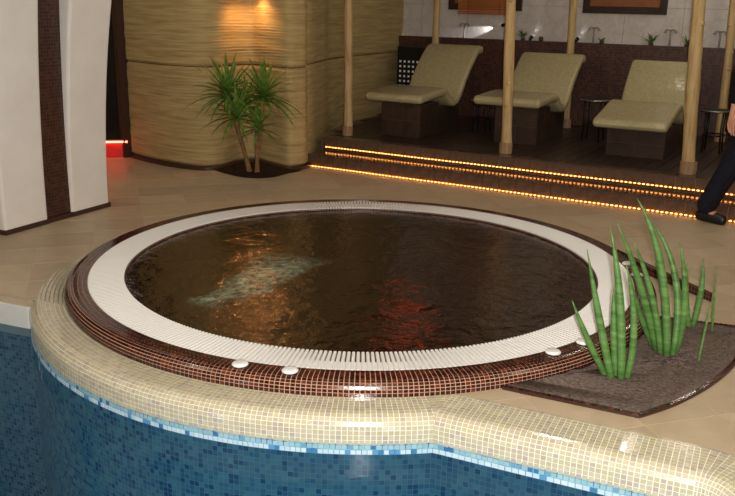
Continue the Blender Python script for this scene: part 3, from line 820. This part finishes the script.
# ledge furniture: twin-armed stands, small plants, little spot lamps
def tstand(px, label):
    s, _ = rt(px, 37, 2.865)
    o = thing('twin_arm_stand', label, 'stand', 'grey twin-arm stands on the ledge', P(s, 2.865, ZL), A_)
    m = MB(); m.lathe([(.0005, .006), (.02, .006), (.022, 0)], 14); m.build('foot', M['grey_metal'], o)
    m = MB(); m.tube([(0, 0, .004), (0, 0, .165)], .010, 8); m.build('post', M['grey_metal'], o)
    for q in (-1, 1):
        m = MB(); m.tube([(0, 0, .16), (q * .03, 0, .168), (q * .05, 0, .16), (q * .056, 0, .146)], .009, 8); ar = m.build('arm', M['grey_metal'], o)
        m = MB(); m.tube([(q * .056, 0, .148), (q * .058, 0, .134)], [.010, .019], 10); m.build('nozzle', M['grey_metal'], ar)
tstand(464, 'grey twin-arm stand on the ledge under the bamboo blind')
tstand(593.5, 'grey twin-arm stand on the ledge above the middle lounger')
tstand(670, 'grey twin-arm stand on the ledge above the right lounger')
tstand(720, 'grey twin-arm stand on the ledge right of the thick front pole')
def blade_mesh(name, L=1.0, w=.06, curve=.15, seg=5):
    m = MB(); rows = []
    for k in range(seg + 1):
        f = k / seg; ww = w * (math.sin(min(1, f * 3 + .15) * PI / 2)) * (1 - f ** 2.2) + .002
        y = -curve * f * f; z = L * f * (1 - .12 * f)
        rows.append([(-ww / 2, y - .15 * ww, z), (0, y + .15 * ww, z), (ww / 2, y - .15 * ww, z)])
    m.grid(rows, False, None, True)
    rows2 = [[(x, yy - .012 * w * 6, z) for x, yy, z in r] for r in rows]
    me = m
    return me
def ledge_plant(px, py, label, sz=.1, nleaf=12):
    s, _ = rt(px, py, 2.86)
    o = thing('small_plant', label, 'plant', 'small plants on the ledge', P(s, 2.86, ZL), random.uniform(0, 6))
    m = MB(); m.lathe([(.0005, .0), (.022, .0), (.028, .03), (.025, .03), (.0005, .026)], 12); m.build('pot', M['dark_tile'], o)
    for k in range(nleaf):
        a = k * 2.4; l = sz * random.uniform(.7, 1.15); tilt = random.uniform(.25, 1.0)
        bmh = blade_mesh('leaf', l, .02, .3 * l)
        lo = bmh.build('leaf', M['yucca'], o); lo.location = (0, 0, .026); lo.rotation_euler = Euler((tilt, 0, a), 'XYZ')
ledge_plant(523, 38, 'small green plant on the ledge right of the spot beam', .13, 14)
ledge_plant(541, 40, 'tiny low green plant on the ledge above the middle lounger', .05, 9)
ledge_plant(602, 41, 'small green plant on the ledge right of the middle back pole', .07, 10)
ledge_plant(651, 42.5, 'bushy small green plant on the ledge under the brown panel', .14, 14)
ledge_plant(687, 43, 'upright small green plant on the ledge left of the thick front pole', .11, 8)
def wall_spot(px, py, label, tgt, energy, col, ledge=False, cone=50):
    s, z = rt(px, py, TW - .05)
    if ledge: z = ZL + .03
    p = P(s, TW - .055, z)
    o = thing('wall_spotlight', label, 'lamp', 'small spot lamps at the marble wall', p, A_)
    m = MB(); m.tube([(0, .04, 0), (0, .012, 0)], .008, 8); m.build('bracket', M['black'], o)
    d = (Vector(tgt) - p); d = Matrix.Rotation(-A_, 3, 'Z') @ d; d.normalize()
    m = MB(); m.tube([-d * .03, -d * .012, d * .028], [.012, .019, .019], 12); m.build('housing', M['black'], o)
    m = MB(); m.tube([d * .0285, d * .0295], [.015, .014], 12); m.build('lens', M['lamp_white'], o)
    dd = (Vector(tgt) - p).normalized()
    lamp('wall_spot_beam', 'SPOT', p + dd * .034, energy, col, .006, tgt, math.radians(cone), .7)
wall_spot(504, 25, 'small black spot lamp throwing a white beam along the marble', P(rt(448, 38, TW)[0], TW + .02, rt(448, 38, TW)[1]), 24.0, (.93, .96, 1.0), False, 24)
for px, lab in ((531, 'ledge spot lamp glowing behind the first small plant'), (577, 'ledge spot lamp glowing at the middle back pole'), (690, 'ledge spot lamp glowing green-white beside the thick front pole')):
    s, z = rt(px, 40, TW)
    wall_spot(px, 40, lab, P(s + (.05 if px > 600 else .09), TW - .01, ZL + .16), .22, (.85, 1.0, .80) if px > 600 else (.9, .95, 1.0), True)

# ------------------------------------------------------------------ log poles
def log(bs, bt, ts, tt, r, label, seed, collar=True):
    base = P(bs, bt, ZT); top = P(ts, tt, HT)
    o = thing('log_pole', label, 'pole', 'log poles of the lounger canopy', base)
    rnd = random.Random(seed); pts = []; rs = []
    for k in range(27):
        f = k / 26; p = base.lerp(top, f) - base
        p += Vector((.006 * math.sin(5 * f + seed), .006 * math.cos(4 * f + seed * 2), 0))
        pts.append(p); rs.append(r * (1.04 - .12 * f + .05 * math.sin(17 * f + seed) + rnd.uniform(-.03, .04)))
    m = MB(); m.tube(pts, rs, 14); m.build('trunk', M['pole'], o)
    for k in range(3):
        f = rnd.uniform(.15, .8); p = base.lerp(top, f) - base; a = rnd.uniform(-2.6, -.6)
        d = Vector((math.cos(a), math.sin(a), .1)); m = MB(); m.tube([p + d * r * .7, p + d * (r * 1.05), p + d * (r * 1.16)], [r * .5, r * .34, r * .12], 8); m.build('knot', M['pole'], o)
    if collar:
        m = MB(); m.lathe([(r * 1.0, .10), (r * 1.26, .098), (r * 1.3, .09), (r * 1.3, .004), (r * 1.34, 0)], 18, (.0, .0, 0)); m.build('collar', M['collar'], o)
log(-.578, .545, -.585, .545, .042, 'pale log pole at the platform edge left of the left lounger', 1)
log(1.148, .515, 1.085, .53, .046, 'log pole at the platform edge in front of the middle lounger', 2)
log(2.755, .50, 2.62, .53, .052, 'thick log pole at the platform edge in front of the right lounger', 3)
log(-.572, 2.5, -.585, 2.5, .042, 'back log pole rising behind the left lounger', 4)
log(1.075, 2.5, 1.01, 2.5, .042, 'back log pole rising behind the middle lounger', 5)
log(2.69, 2.5, 2.62, 2.5, .042, 'back log pole at the right frame edge', 6)

# ------------------------------------------------------------------ loungers
def lounger(label, s0, s1, t0, foot, knee, top, ped, psl):
    w = s1 - s0; o = thing('heated_lounger', label, 'lounger', 'curved cream loungers on the platform', P((s0 + s1) / 2, t0, ZT), A_)
    kt, kz = knee[0] - t0, knee[1]; tt, tz = top[0] - t0, top[1]
    bt = kt + .20
    cl = [(0, foot), (kt * .5, foot + (kz - foot) * .55), (kt * .86, kz - .005), (kt + .03, kz - .012), (kt + .12, kz - .085), (bt + .02, kz - .13), (bt + .12, kz - .085),
          (bt + .12 + (tt - bt - .12) * .22, kz + (tz - kz) * .22), (bt + .12 + (tt - bt - .12) * .46, kz + (tz - kz) * .60), (bt + .12 + (tt - bt - .12) * .68, kz + (tz - kz) * .88), (tt - .10, tz - .005), (tt, tz - .012)]
    pts = catmull([(0, t, z - ZT) for t, z in cl], 7)
    th = .085; rows = []; uvs = []; n = len(pts); Ln = 0
    def section(p, nrm, hw, ht, rr):
        out = []; 
        for (sx, sz) in ((1, 1), (-1, 1), (-1, -1), (1, -1)):
            a0 = {(1, 1): 0, (-1, 1): PI / 2, (-1, -1): PI, (1, -1): 1.5 * PI}[(sx, sz)]
            for k in range(5):
                a = a0 + k * PI / 8
                x = sx * (hw - rr) + rr * math.cos(a); zz = sz * (ht - rr) + rr * math.sin(a)
                out.append(p + Vector((x, 0, 0)) + nrm * (zz - ht))
        return out
    lst = []
    for i in range(n):
        d = (pts[min(i + 1, n - 1)] - pts[max(i - 1, 0)]).normalized(); nr = Vector((0, -d.z, d.y)); lst.append((pts[i], d, nr))
    secs = []
    p, d, nr = lst[0]
    for k in range(5):
        a = k * PI / 8 * .96 + .06; q = math.sin(a); secs.append((p - d * (th / 2) * math.cos(a) + d * th / 2 - nr * (th / 2) * (1 - q), nr, w / 2 - .03 * (1 - q), th / 2 * q))
    for (p, d, nr) in lst[2:-2]: secs.append((p, nr, w / 2, th / 2))
    p, d, nr = lst[-1]
    for k in range(4, -1, -1):
        a = k * PI / 8 * .96 + .06; q = math.sin(a); secs.append((p + d * (th / 2) * math.cos(a) - d * th / 2 - nr * (th / 2) * (1 - q), nr, w / 2 - .03 * (1 - q), th / 2 * q))
    pr = None
    for (p, nr, hw, ht) in secs:
        if pr is not None: Ln += (p - pr).length
        pr = p; row = section(p, nr, hw, ht, min(.034, ht * .98)); rows.append(row)
        L2 = 0; uv = []
        for k in range(len(row) + 1):
            uv.append((L2, Ln)); L2 += (row[(k + 1) % len(row)] - row[k % len(row)]).length
        uvs.append(uv)
    m = MB(); m.grid(rows, True, uvs, True)
    m.quad(rows[0]); m.quad(rows[-1][::-1])
    m.build('shell', M['lounger'], o)
    # tiled pedestal
    px0, px1, py0, py1 = ped[0] - (s0 + s1) / 2, ped[1] - (s0 + s1) / 2, ped[2] - t0, ped[3] - t0
    hz = foot - ZT - th + .02
    pd = MB(); pd.box(px0 + .008, px1 - .008, py0 + .008, py1 - .008, 0, min(hz, kz - ZT - .22) if False else hz - .03); core = pd.build('pedestal', M['ped_grout'], o)
    nx, nz, ny = 2, 2, 3; zt = hz - .03
    for i in range(nx):
        for k in range(nz):
            g = .003; a, b_ = px0 + (px1 - px0) * i / nx, px0 + (px1 - px0) * (i + 1) / nx; c, d = zt * k / nz, zt * (k + 1) / nz
            m = MB(); m.box(a + g, b_ - g, py0, py0 + .012, c + g, d - g); m.build('pedestal_tile', M['ped_tile'], core)
    for sx in (px0, px1 - .012):
        for i in range(ny):
            for k in range(nz):
                a, b_ = py0 + .012 + (py1 - py0 - .012) * i / ny, py0 + .012 + (py1 - py0 - .012) * (i + 1) / ny; c, d = zt * k / nz, zt * (k + 1) / nz
                m = MB(); m.box(sx, sx + .012, a + .003, b_ - .003, c + .003, d - .003); m.build('pedestal_tile', M['ped_tile'], core)
    # block that carries seat and back
    hb = kz - .13 - th - ZT
    m = MB(); m.box(px0 + .03, px1 - .03, py1, bt + .28, 0, hb + .01); m.build('seat_block', M['ped_tile'], o)
    return o
lounger('cream lounger at the left end, its back glinting with flash light', -.48, .165, .70, .672, (1.29, .715), (2.22, 1.112), (-.325, .125, .79, 1.2), 0)
lounger('middle cream lounger, crossed by a front log pole', .60, 1.285, .95, .690, (1.50, .717), (2.36, 1.06), (.80, 1.24, 1.07, 1.42), 0)
lounger('right cream lounger with its foot end sloping down', 1.845, 2.50, .76, .586, (1.36, .714), (2.12, 1.048), (1.93, 2.45, 1.0, 1.3), 0)

# side tables
def side_table(s, t, h, label, r=.15):
    o = thing('side_table', label, 'table', 'small metal side tables between the loungers', P(s, t, ZT), A_)
    m = MB(); m.lathe([(.0005, h), (r, h), (r + .006, h - .006), (r, h - .014), (.0005, h - .012)], 28); m.build('table_top', M['black'], o)
    m = MB(); m.lathe([(r + .002, h + .001), (r + .009, h - .004), (r + .009, h - .012), (r + .002, h - .015)], 28); m.build('rim', M['chrome'], o)
    for k in range(4):
        a = PI / 4 + k * PI / 2; x, y = r * .82 * math.cos(a), r * .82 * math.sin(a)
        m = MB(); m.tube([(x, y, h - .012), (x * .9, y * .9, h * .55), (x * 1.05, y * 1.05, .004)], .008, 8); m.build('leg', M['black'], o)
    m = MB(); m.lathe([(r * .72, h * .42), (r * .76, h * .42 + .006), (r * .8, h * .42), (r * .76, h * .42 - .006), (r * .72, h * .42)], 24); m.build('lower_ring', M['black'], o)
side_table(.44, 1.60, .34, 'low black side table between the left and middle loungers', .12)
side_table(1.60, 1.72, .42, 'black metal side table between the middle and right loungers', .14)
side_table(2.74, 1.72, .40, 'black side table right of the right lounger behind the thick pole', .13)

# lattice cabinet in the corner
s0 = rt(397, 70, 2.45)[0]
cab = thing('lattice_cabinet', 'black cabinet with a grid of small white squares behind the left lounger', 'cabinet', None, P(s0 + .19, 2.45, ZT), A_)
m = MB(); m.box(-.19, .19, 0, .3, 0, .80); bevel(m.build('body', M['black'], cab), .006)
sq = MB(); sq.box(-.0125, .0125, -.004, .0005, -.0125, .0125); sq0 = None
for i in range(6):
    for j in range(8):
        if sq0 is None: q = sq.build('white_square', M['white_plastic'], cab); sq0 = q.data
        else: q = link('white_square', sq0, cab)
        q.location = (-.145 + i * .058, 0, .22 + j * .058)

# ------------------------------------------------------------------ tan ribbed wall, two curved bodies built of courses
def ribbed_wall(name, ctrl, label, zs, seed, k=14):
    pth = catmull([Vector((p.x, p.y, 0)) for p in ctrl], k); rnd = random.Random(seed)
    root = struct(bpy.data.objects.new(name, None), label, 'wall'); C.objects.link(root)
    Ls = [0]
    for i in range(1, len(pth)): Ls.append(Ls[-1] + (pth[i] - pth[i - 1]).length)
    nrm = []
    for i in range(len(pth)):
        d = (pth[min(i + 1, len(pth) - 1)] - pth[max(i - 1, 0)]).normalized(); nrm.append(Vector((d.y, -d.x, 0)))
    for c in range(len(zs) - 1):
        z0, z1 = zs[c], zs[c + 1]; nz = int((z1 - z0) / .0075); rows = []
        for j in range(nz + 1):
            f = j / nz; z = z0 + .003 + (z1 - z0 - .006) * f; row = []
            e = min(1, min(f, 1 - f) * nz / 3.0)
            for i, p in enumerate(pth):
                l = Ls[i]; ph = 2.4 * math.sin(l * 2.1 + c) + 1.1 * math.sin(l * 5.3 + c * 2)
                zz = z + .006 * math.sin(l * 3.1 + z * 9) + .004 * math.sin(l * 7.7)
                rib = abs(math.sin(zz * PI / .026)) ** .6 * (.0055 + .003 * math.sin(l * 2.3 + zz * 31 + c)) + .0015 * math.sin(zz * 47 + 1.7 * math.sin(l * 3))
                row.append(p + nrm[i] * ((rib + .004) * e - .014 * (1 - e)) + Vector((0, 0, z)))
            rows.append(row)
        m = MB(); m.grid(rows, False, None, True)
        m.build('wall_course', M['ribbed'], root)
    return root, pth, nrm
wl = [at(124, 154), at(146, 160.5), at(172, 166), at(200, 169.5), at(222, 168.5), at(240, 163.5), at(256, 162.5), at(272, 166.5), at(288, 170), at(300, 169)]
e = wl[-1]; wl += [e + Vector((.05, .09, 0)), e + Vector((.04, .26, 0)), e + Vector((-.06, .52, 0))]
root, pth, nrm = ribbed_wall('wall_ribbed', wl, 'tan horizontally ribbed curving wall behind the potted palm', (.03, .955, 1.62, 2.25, HT), 3)
sk = MB(); rows = [[], [], [], []]
for p, q in zip(pth, nrm):
    for r, (o_, z) in zip(rows, ((.034, -.004), (.034, .028), (.028, .032), (-.02, .034))): r.append(p + q * o_ + Vector((0, 0, z)))
sk.grid(rows, False, None, False); struct(sk.build('baseboard_ribbed', M['skirt']), 'dark mosaic skirting at the foot of the ribbed wall', 'skirting')
wr = [P(-.86, .10), P(-.84, .25), P(-.97, .65), P(-1.10, 1.1), P(-1.19, 1.6), P(-1.21, 2.2), P(-1.235, 2.7), P(-1.25, 2.95)]
ribbed_wall('wall_ribbed', wr, 'tan ribbed wall running back beside the left lounger', (.03, .955, 1.62, 2.25, HT), 9)
# dark end column of the ribbed wall and the red-lit corridor step
m = MB(); pA = at(127, 158); pA.z = 0; dvec = (at(172, 166) - at(124, 154)).normalized()
mm = Matrix.Translation(at(125.5, 157.5)) @ Matrix.Rotation(math.atan2(dvec.y, dvec.x), 4, 'Z')
m.box(-.06, .012, -.015, .10, -.002, HT, mm); struct(m.build('trim_1', M['skirt']), 'dark brown end post of the ribbed wall', 'trim')
cor = MB(); cor.quad([(-4.6, 9.9, 0), (-2.2, 9.9, 0), (-2.2, 9.9, HT), (-4.6, 9.9, HT)]); struct(cor.build('wall_corridor', M['dark_wall']), 'dark corridor wall behind the white pillars', 'wall')
sp = at(112, 158.5); rs_ = thing('red_step', 'red glowing step in the dark corridor beyond the white pillars', 'step', None, (sp.x - .25, sp.y, 0), math.radians(12))
m = MB(); m.box(-.55, .40, .0, .5, 0, .165); m.build('riser', M['red_riser'], rs_)
m = MB(); m.box(-.55, .40, -.012, .5, .167, .185); m.build('tread', M['dark_tile'], rs_)
m = MB(); m.tube([(-.55, -.012, .160), (.40, -.012, .160)], .009, 8); m.build('light_strip', M['red_glow'], rs_)

# ------------------------------------------------------------------ left white pillars with dark mosaic recess
fa = Vector((-2.447, 5.567)); fb = at(108.5, 206).to_2d(); fd = (fb - fa).normalized(); fn = Vector((fd.y, -fd.x))      # fn towards the tub
def fp(a, dpt, z): p = fa + fd * a + fn * dpt; return Vector((p.x, p.y, z))
def face_a(px, py):                                     # along-face coordinate where the pixel meets the floor
    return (at(px, py).to_2d() - fa).dot(fd)
def pillar(label, a0, a1, l_fl, r_fl, depth):
    o = thing('white_pillar', label, 'pillar', 'white flared pillars', fp((a0 + a1) / 2, -.1, 0))
    org = o.location; m = MB(); front = []; back = []; nz = 24
    rows = []
    for k in range(nz + 1):
        z = .03 + (HT - .03) * k / nz; f = (z / 1.55) ** 2
        f = min(f, 2.2); L, R = a0 + l_fl * f, a1 + r_fl * f; fo = .012 + .075 * min(f, 1.6); ch = .018
        sec = [(L, -depth), (L, fo - ch), (L + ch * .3, fo - ch * .3), (L + ch, fo), (R - ch, fo), (R - ch * .3, fo - ch * .3), (R, fo - ch), (R, -depth)]
        rows.append([fp(a, d, z) - org for a, d in sec])
    m.grid(rows, True, None, False); m.build('shaft', M['plaster'], o)
    b = MB(); c = []
    for (a, d) in ((a0 - .004, -depth), (a0 - .004, .02), (a1 + .006, .02), (a1 + .006, -depth)): c.append((a, d))
    b.quad([fp(a, d, .032) - org for a, d in c][::-1])
    for i in range(4):
        p, q = c[i], c[(i + 1) % 4]; b.quad([fp(*p, -.002) - org, fp(*p, .032) - org, fp(*q, .032) - org, fp(*q, -.002) - org])
    b.build('skirting', M['skirt'], o)
aa = [face_a(5, 235), face_a(48, 223), face_a(71, 216), face_a(108.5, 206)]
pillar('white plaster pillar cut by the left frame edge', aa[0], aa[1], -.02, .02, .30)
pillar('narrow white plaster pillar between the mosaic strip and the red-lit corridor', aa[2], aa[3], .065, .10, .30)
m = MB(); za, zb = -.002, HT
a0, a1 = aa[1] - .2, aa[2] + .3
m.quad([fp(a0, -.008, za), fp(a1, -.008, za), fp(a1, -.03, zb), fp(a0, -.03, zb)], uv=[(0, 0), (a1 - a0, 0), (a1 - a0, zb), (0, zb)])
struct(m.build('wall_mosaic', M['pillar_mosaic']), 'dark brown mosaic strip between the two white pillars', 'wall')
m = MB(); m.quad([fp(aa[1], .014, -.002), fp(aa[2], .014, -.002), fp(aa[2], .014, .030), fp(aa[1], .014, .030)]); m.quad([fp(aa[1], .014, .030), fp(aa[2], .014, .030), fp(aa[2], -.02, .030), fp(aa[1], -.02, .030)])
struct(m.build('baseboard_mosaic', M['skirt']))

# ------------------------------------------------------------------ palm in a dark bed, lamp above it
pc = at(254, 171.5); bed_o = MB(); rows = []
pit = [at(x, y) for x, y in ((212, 169.5), (225, 173.5), (240, 177), (255, 178.3), (272, 177.5), (288, 173.5), (301, 170.5), (290, 166), (270, 160), (250, 156), (230, 160), (218, 165))]
prow = catmull(pit + [pit[0]], 4)[:-1]; cc = sum(prow, Vector()) / len(prow)
for i in range(6):
    f = i / 5
    rows.append([(cc.lerp(p, f).x, cc.lerp(p, f).y, .004 + (random.uniform(0, .014) if i < 5 else -.004)) for p in prow])
bed_o.grid(rows, True, None, True, True)
pb = bed_o.build('palm_bed', M['pit'], None, 'stuff'); tag(pb, 'dark soil patch under the palm at the ribbed wall', 'soil')
palm = thing('potted_palm', 'green palm with tufts of narrow leaves growing before the ribbed wall', 'plant', None, at(254, 173))
org = palm.location; YB = org.y
heads = [((228, 98), .0, .40, 48), ((264, 99), .02, .38, 46), ((237, 119), -.10, .34, 30), ((258, 131), -.07, .25, 24), ((246, 106), .04, .32, 20)]
stems = [((249, 172), (244, 150), (236, 124), (231, 100)), ((256, 173), (258, 152), (261, 126), (263, 99)), ((251, 173), (244, 150), (239, 134), (237, 120)), ((258, 173), (257, 155), (257, 143), (257, 132))]
for s in stems:
    mb = MB(); pts = [atY(x, y, YB - .033 * i) - org for i, (x, y) in enumerate(s)]; pts[0].z = -.01
    mb.tube(catmull(pts, 4), .018, 8); mb.build('stem', M['stem'], palm)
protos = [blade_mesh('leaf', 1.0, .105, c, 5) for c in (.12, .3, .5)]
pmesh = []
for pmb in protos:
    tmp = pmb.build('leaf', M['yucca'], palm); pmesh.append(tmp.data); bpy.data.objects.remove(tmp)
rnd = random.Random(5)
for (hp, dy, L, n) in heads:
    dy -= .10; c = atY(hp[0], hp[1], YB + dy) - org
    for k in range(n):
        a = k * 2.39996; f = (k + .5) / n; tilt = .12 + 1.55 * f ** .8
        o = link('leaf', pmesh[min(2, int(f * 3))], palm)
        o.location = c + Vector((0, 0, .05 * (1 - f)))
        ln = L * rnd.uniform(.85, 1.15); dirY = -math.sin(tilt) * math.cos(a)
        if dirY > 0: ln = min(ln, max(.10, (.19 - dy) / max(dirY, .05)))
        o.scale = (ln * 1.0, ln, ln)
        o.rotation_euler = Euler((tilt, 0, a + rnd.uniform(-.2, .2)), 'XYZ')
        for _ in range(8):                              # a leaf that would reach the wall is a shorter one
            mw = Matrix.LocRotScale(palm.location + o.location, o.rotation_euler, o.scale); hit = False
            for v in o.data.vertices:
                w_ = mw @ v.co; q_ = min(range(len(pth)), key=lambda i: (pth[i].x - w_.x) ** 2 + (pth[i].y - w_.y) ** 2)
                if Vector((w_.x - pth[q_].x, w_.y - pth[q_].y, 0)).dot(nrm[q_]) < .03: hit = True; break
            if not hit: break
            o.scale = o.scale * .8
lp = atY(252, -9, YB + .34)
wl_ = thing('wall_lamp', 'small orange glowing lamp on the ribbed wall above the palm', 'lamp', None, lp)
m = MB(); m.box(-.10, .10, -.04, .04, .0, .05); bevel(m.build('housing', M['black'], wl_))
m = MB(); m.box(-.085, .085, -.045, .03, -.018, .001); bevel(m.build('glass', M['lamp_orange'], wl_), .006)
m = MB(); m.box(-.02, .02, .03, .30, .015, .035); m.build('arm', M['black'], wl_)
lamp('wall_lamp_light', 'SPOT', lp + Vector((0, 0, -.03)), 11, (1, .50, .18), .035, lp + Vector((.02, -.15, -2)), math.radians(150), .7)
# unseen red pendant above the frame, added for its reflection in the tub
def pendant(p, label):
    o = thing('red_glint_lamp', label, 'lamp', 'added red lamps for the tub reflection', p)
    m = MB(); m.lathe([(.001, -.07), (.04, -.055), (.06, -.01), (.05, .035), (.02, .06), (.001, .062)], 18); m.build('globe', M['lamp_red'], o)
    m = MB(); m.tube([(0, 0, .06), (0, 0, HT - p[2])], .004, 6); m.build('cord', M['black'], o)
pendant((.36, 7.35, 1.50 + HR + .15), 'unseen red pendant added above the step for its reflection in the tub')

# ------------------------------------------------------------------ person walking out of the frame
fpos = at(702, 220.8)
WD = Matrix.Rotation(math.radians(-17), 3, 'Z') @ Vector((U.x, U.y, 0)); SD = Vector((WD.y, -WD.x, 0))          # walking direction, and the person's right (towards the camera)
per = thing('person', 'person in dark trousers and black jacket walking out at the right edge', 'person', None, fpos + WD * .31 - SD * .10)
def skinmesh(name, mat, verts, edges, sub=2):
    """verts: name -> (forward, side, up, radius_a, radius_b)"""
    idx = {k: i for i, k in enumerate(verts)}
    me = bpy.data.meshes.new(name)
    me.from_pydata([tuple(WD * v[0] + SD * v[1] + Vector((0, 0, v[2]))) for v in verts.values()], [(idx[a], idx[b]) for a, b in edges], [])
    me.materials.append(mat); o = link(name, me, per)
    md = o.modifiers.new('skin', 'SKIN'); md.use_smooth_shade = True
    for i, v in enumerate(verts.values()):
        sv = me.skin_vertices[0].data[i]; sv.radius = (v[3], v[4]); sv.use_root = i == 0
    s = o.modifiers.new('sub', 'SUBSURF'); s.levels = sub; s.render_levels = sub
    return o
V = dict(pelvis=(0, 0, .93, .12, .13), waist=(.01, 0, 1.08, .10, .12), chest=(.02, 0, 1.30, .11, .15), neckb=(.02, 0, 1.47, .06, .07), neck=(.03, 0, 1.54, .05, .05), head=(.045, 0, 1.64, .085, .08), crown=(.03, 0, 1.73, .07, .07), chin=(.11, 0, 1.585, .035, .035), nose=(.14, 0, 1.645, .012, .012),
         earR=(.03, .084, 1.645, .016, .010), earL=(.03, -.084, 1.645, .016, .010), shR=(.01, .17, 1.43, .055, .055), elR=(-.09, .25, 1.14, .042, .042), wrR=(-.115, .24, .87, .026, .03), haR=(-.12, .24, .80, .02, .036),
         shL=(.01, -.17, 1.43, .055, .055), elL=(.06, -.24, 1.15, .042, .042), wrL=(.20, -.22, .95, .026, .03), haL=(.24, -.22, .88, .02, .036),
         hipR=(-.02, .09, .86, .085, .085), knR=(-.13, .10, .48, .056, .056), anR=(-.31, .10, .10, .036, .036), toR=(-.17, .10, .035, .03, .035),
         hipL=(.02, -.09, .86, .085, .085), knL=(.24, -.10, .48, .056, .056), anL=(.34, -.10, .09, .036, .036), toL=(.50, -.10, .04, .03, .035))
E = [('pelvis', 'waist'), ('waist', 'chest'), ('chest', 'neckb'), ('neckb', 'neck'), ('neck', 'head'), ('head', 'crown'), ('head', 'chin'), ('head', 'nose'), ('head', 'earR'), ('head', 'earL'), ('chest', 'shR'), ('shR', 'elR'), ('elR', 'wrR'), ('wrR', 'haR'), ('chest', 'shL'), ('shL', 'elL'), ('elL', 'wrL'), ('wrL', 'haL'),
     ('pelvis', 'hipR'), ('hipR', 'knR'), ('knR', 'anR'), ('anR', 'toR'), ('pelvis', 'hipL'), ('hipL', 'knL'), ('knL', 'anL'), ('anL', 'toL')]
for sd, hx in (('R', -.12), ('L', .24)):
    yy = .24 if sd == 'R' else -.22; zz = .80 if sd == 'R' else .88
    for i, (dx, ln) in enumerate(((.026, .072), (.009, .082), (-.009, .078), (-.026, .062))):
        V['f%s%da' % (sd, i)] = (hx + dx, yy, zz - .035, .009, .009); V['f%s%db' % (sd, i)] = (hx + dx + .006, yy - .004, zz - .035 - ln * .55, .008, .008); V['f%s%dc' % (sd, i)] = (hx + dx + .016, yy - .008, zz - .035 - ln, .006, .006)
        E += [('ha' + sd, 'f%s%da' % (sd, i)), ('f%s%da' % (sd, i), 'f%s%db' % (sd, i)), ('f%s%db' % (sd, i), 'f%s%dc' % (sd, i))]
    V['t%sa' % sd] = (hx + .048, yy, zz + .005, .010, .010); V['t%sb' % sd] = (hx + .062, yy, zz - .045, .008, .008); E += [('ha' + sd, 't%sa' % sd), ('t%sa' % sd, 't%sb' % sd)]
skinmesh('body', M['skin'], V, E)
g = lambda k, d: (V[k][0], V[k][1], V[k][2], V[k][3] + d, V[k][4] + d)
T = dict(pelvis=(0, 0, .95, .15, .165), waist=(.01, 0, 1.05, .135, .155), hipR=g('hipR', .028), knR=g('knR', .03), calR=(-.23, .10, .26, .078, .078), anR=(-.315, .10, .06, .078, .078),
         hipL=g('hipL', .028), knL=g('knL', .03), calL=(.29, -.10, .27, .078, .078), anL=(.335, -.10, .085, .074, .074))
skinmesh('trousers', M['navy'], T, [('pelvis', 'waist'), ('pelvis', 'hipR'), ('hipR', 'knR'), ('knR', 'calR'), ('calR', 'anR'), ('pelvis', 'hipL'), ('hipL', 'knL'), ('knL', 'calL'), ('calL', 'anL')])
J = dict(hem=(0, 0, .90, .165, .18), waist=(.01, 0, 1.08, .14, .16), chest=(.02, 0, 1.30, .145, .185), col=(.02, 0, 1.46, .085, .095), shR=g('shR', .025), elR=g('elR', .024), wrR=(-.112, .24, .90, .05, .05), shL=g('shL', .025), elL=g('elL', .024), wrL=(.185, -.222, .975, .05, .05))
skinmesh('jacket', M['blackcloth'], J, [('hem', 'waist'), ('waist', 'chest'), ('chest', 'col'), ('chest', 'shR'), ('shR', 'elR'), ('elR', 'wrR'), ('chest', 'shL'), ('shL', 'elL'), ('elL', 'wrL')])
for sd, x0_, y_, z_ in (('R', -.31, .10, .0), ('L', .34, -.10, .0)):
    skinmesh('shoe', M['leather'], dict(a=(x0_ - .06, y_, .045, .045, .045), b=(x0_ + .06, y_, .045, .045, .05), c=(x0_ + .19, y_, .03, .03, .045)), [('a', 'b'), ('b', 'c')])
skinmesh('hair', M['hair'], dict(a=(.0, 0, 1.66, .10, .095), b=(.02, 0, 1.735, .09, .09), c=(-.03, 0, 1.60, .07, .07)), [('a', 'b'), ('a', 'c')])

for q in (-1, 1):
    m = MB(); m.lathe([(.0005, .011), (.007, .008), (.011, 0), (.007, -.008), (.0005, -.011)], 10); e_ = m.build('eye', M['hair'], per)
    e_.location = WD * .112 + SD * (.033 * q) + Vector((0, 0, 1.662))
m = MB(); m.tube([WD * .128 + SD * .02 + Vector((0, 0, 1.603)), WD * .136 + Vector((0, 0, 1.602)), WD * .128 - SD * .02 + Vector((0, 0, 1.603))], .006, 6); m.build('mouth', M['red_riser'], per)
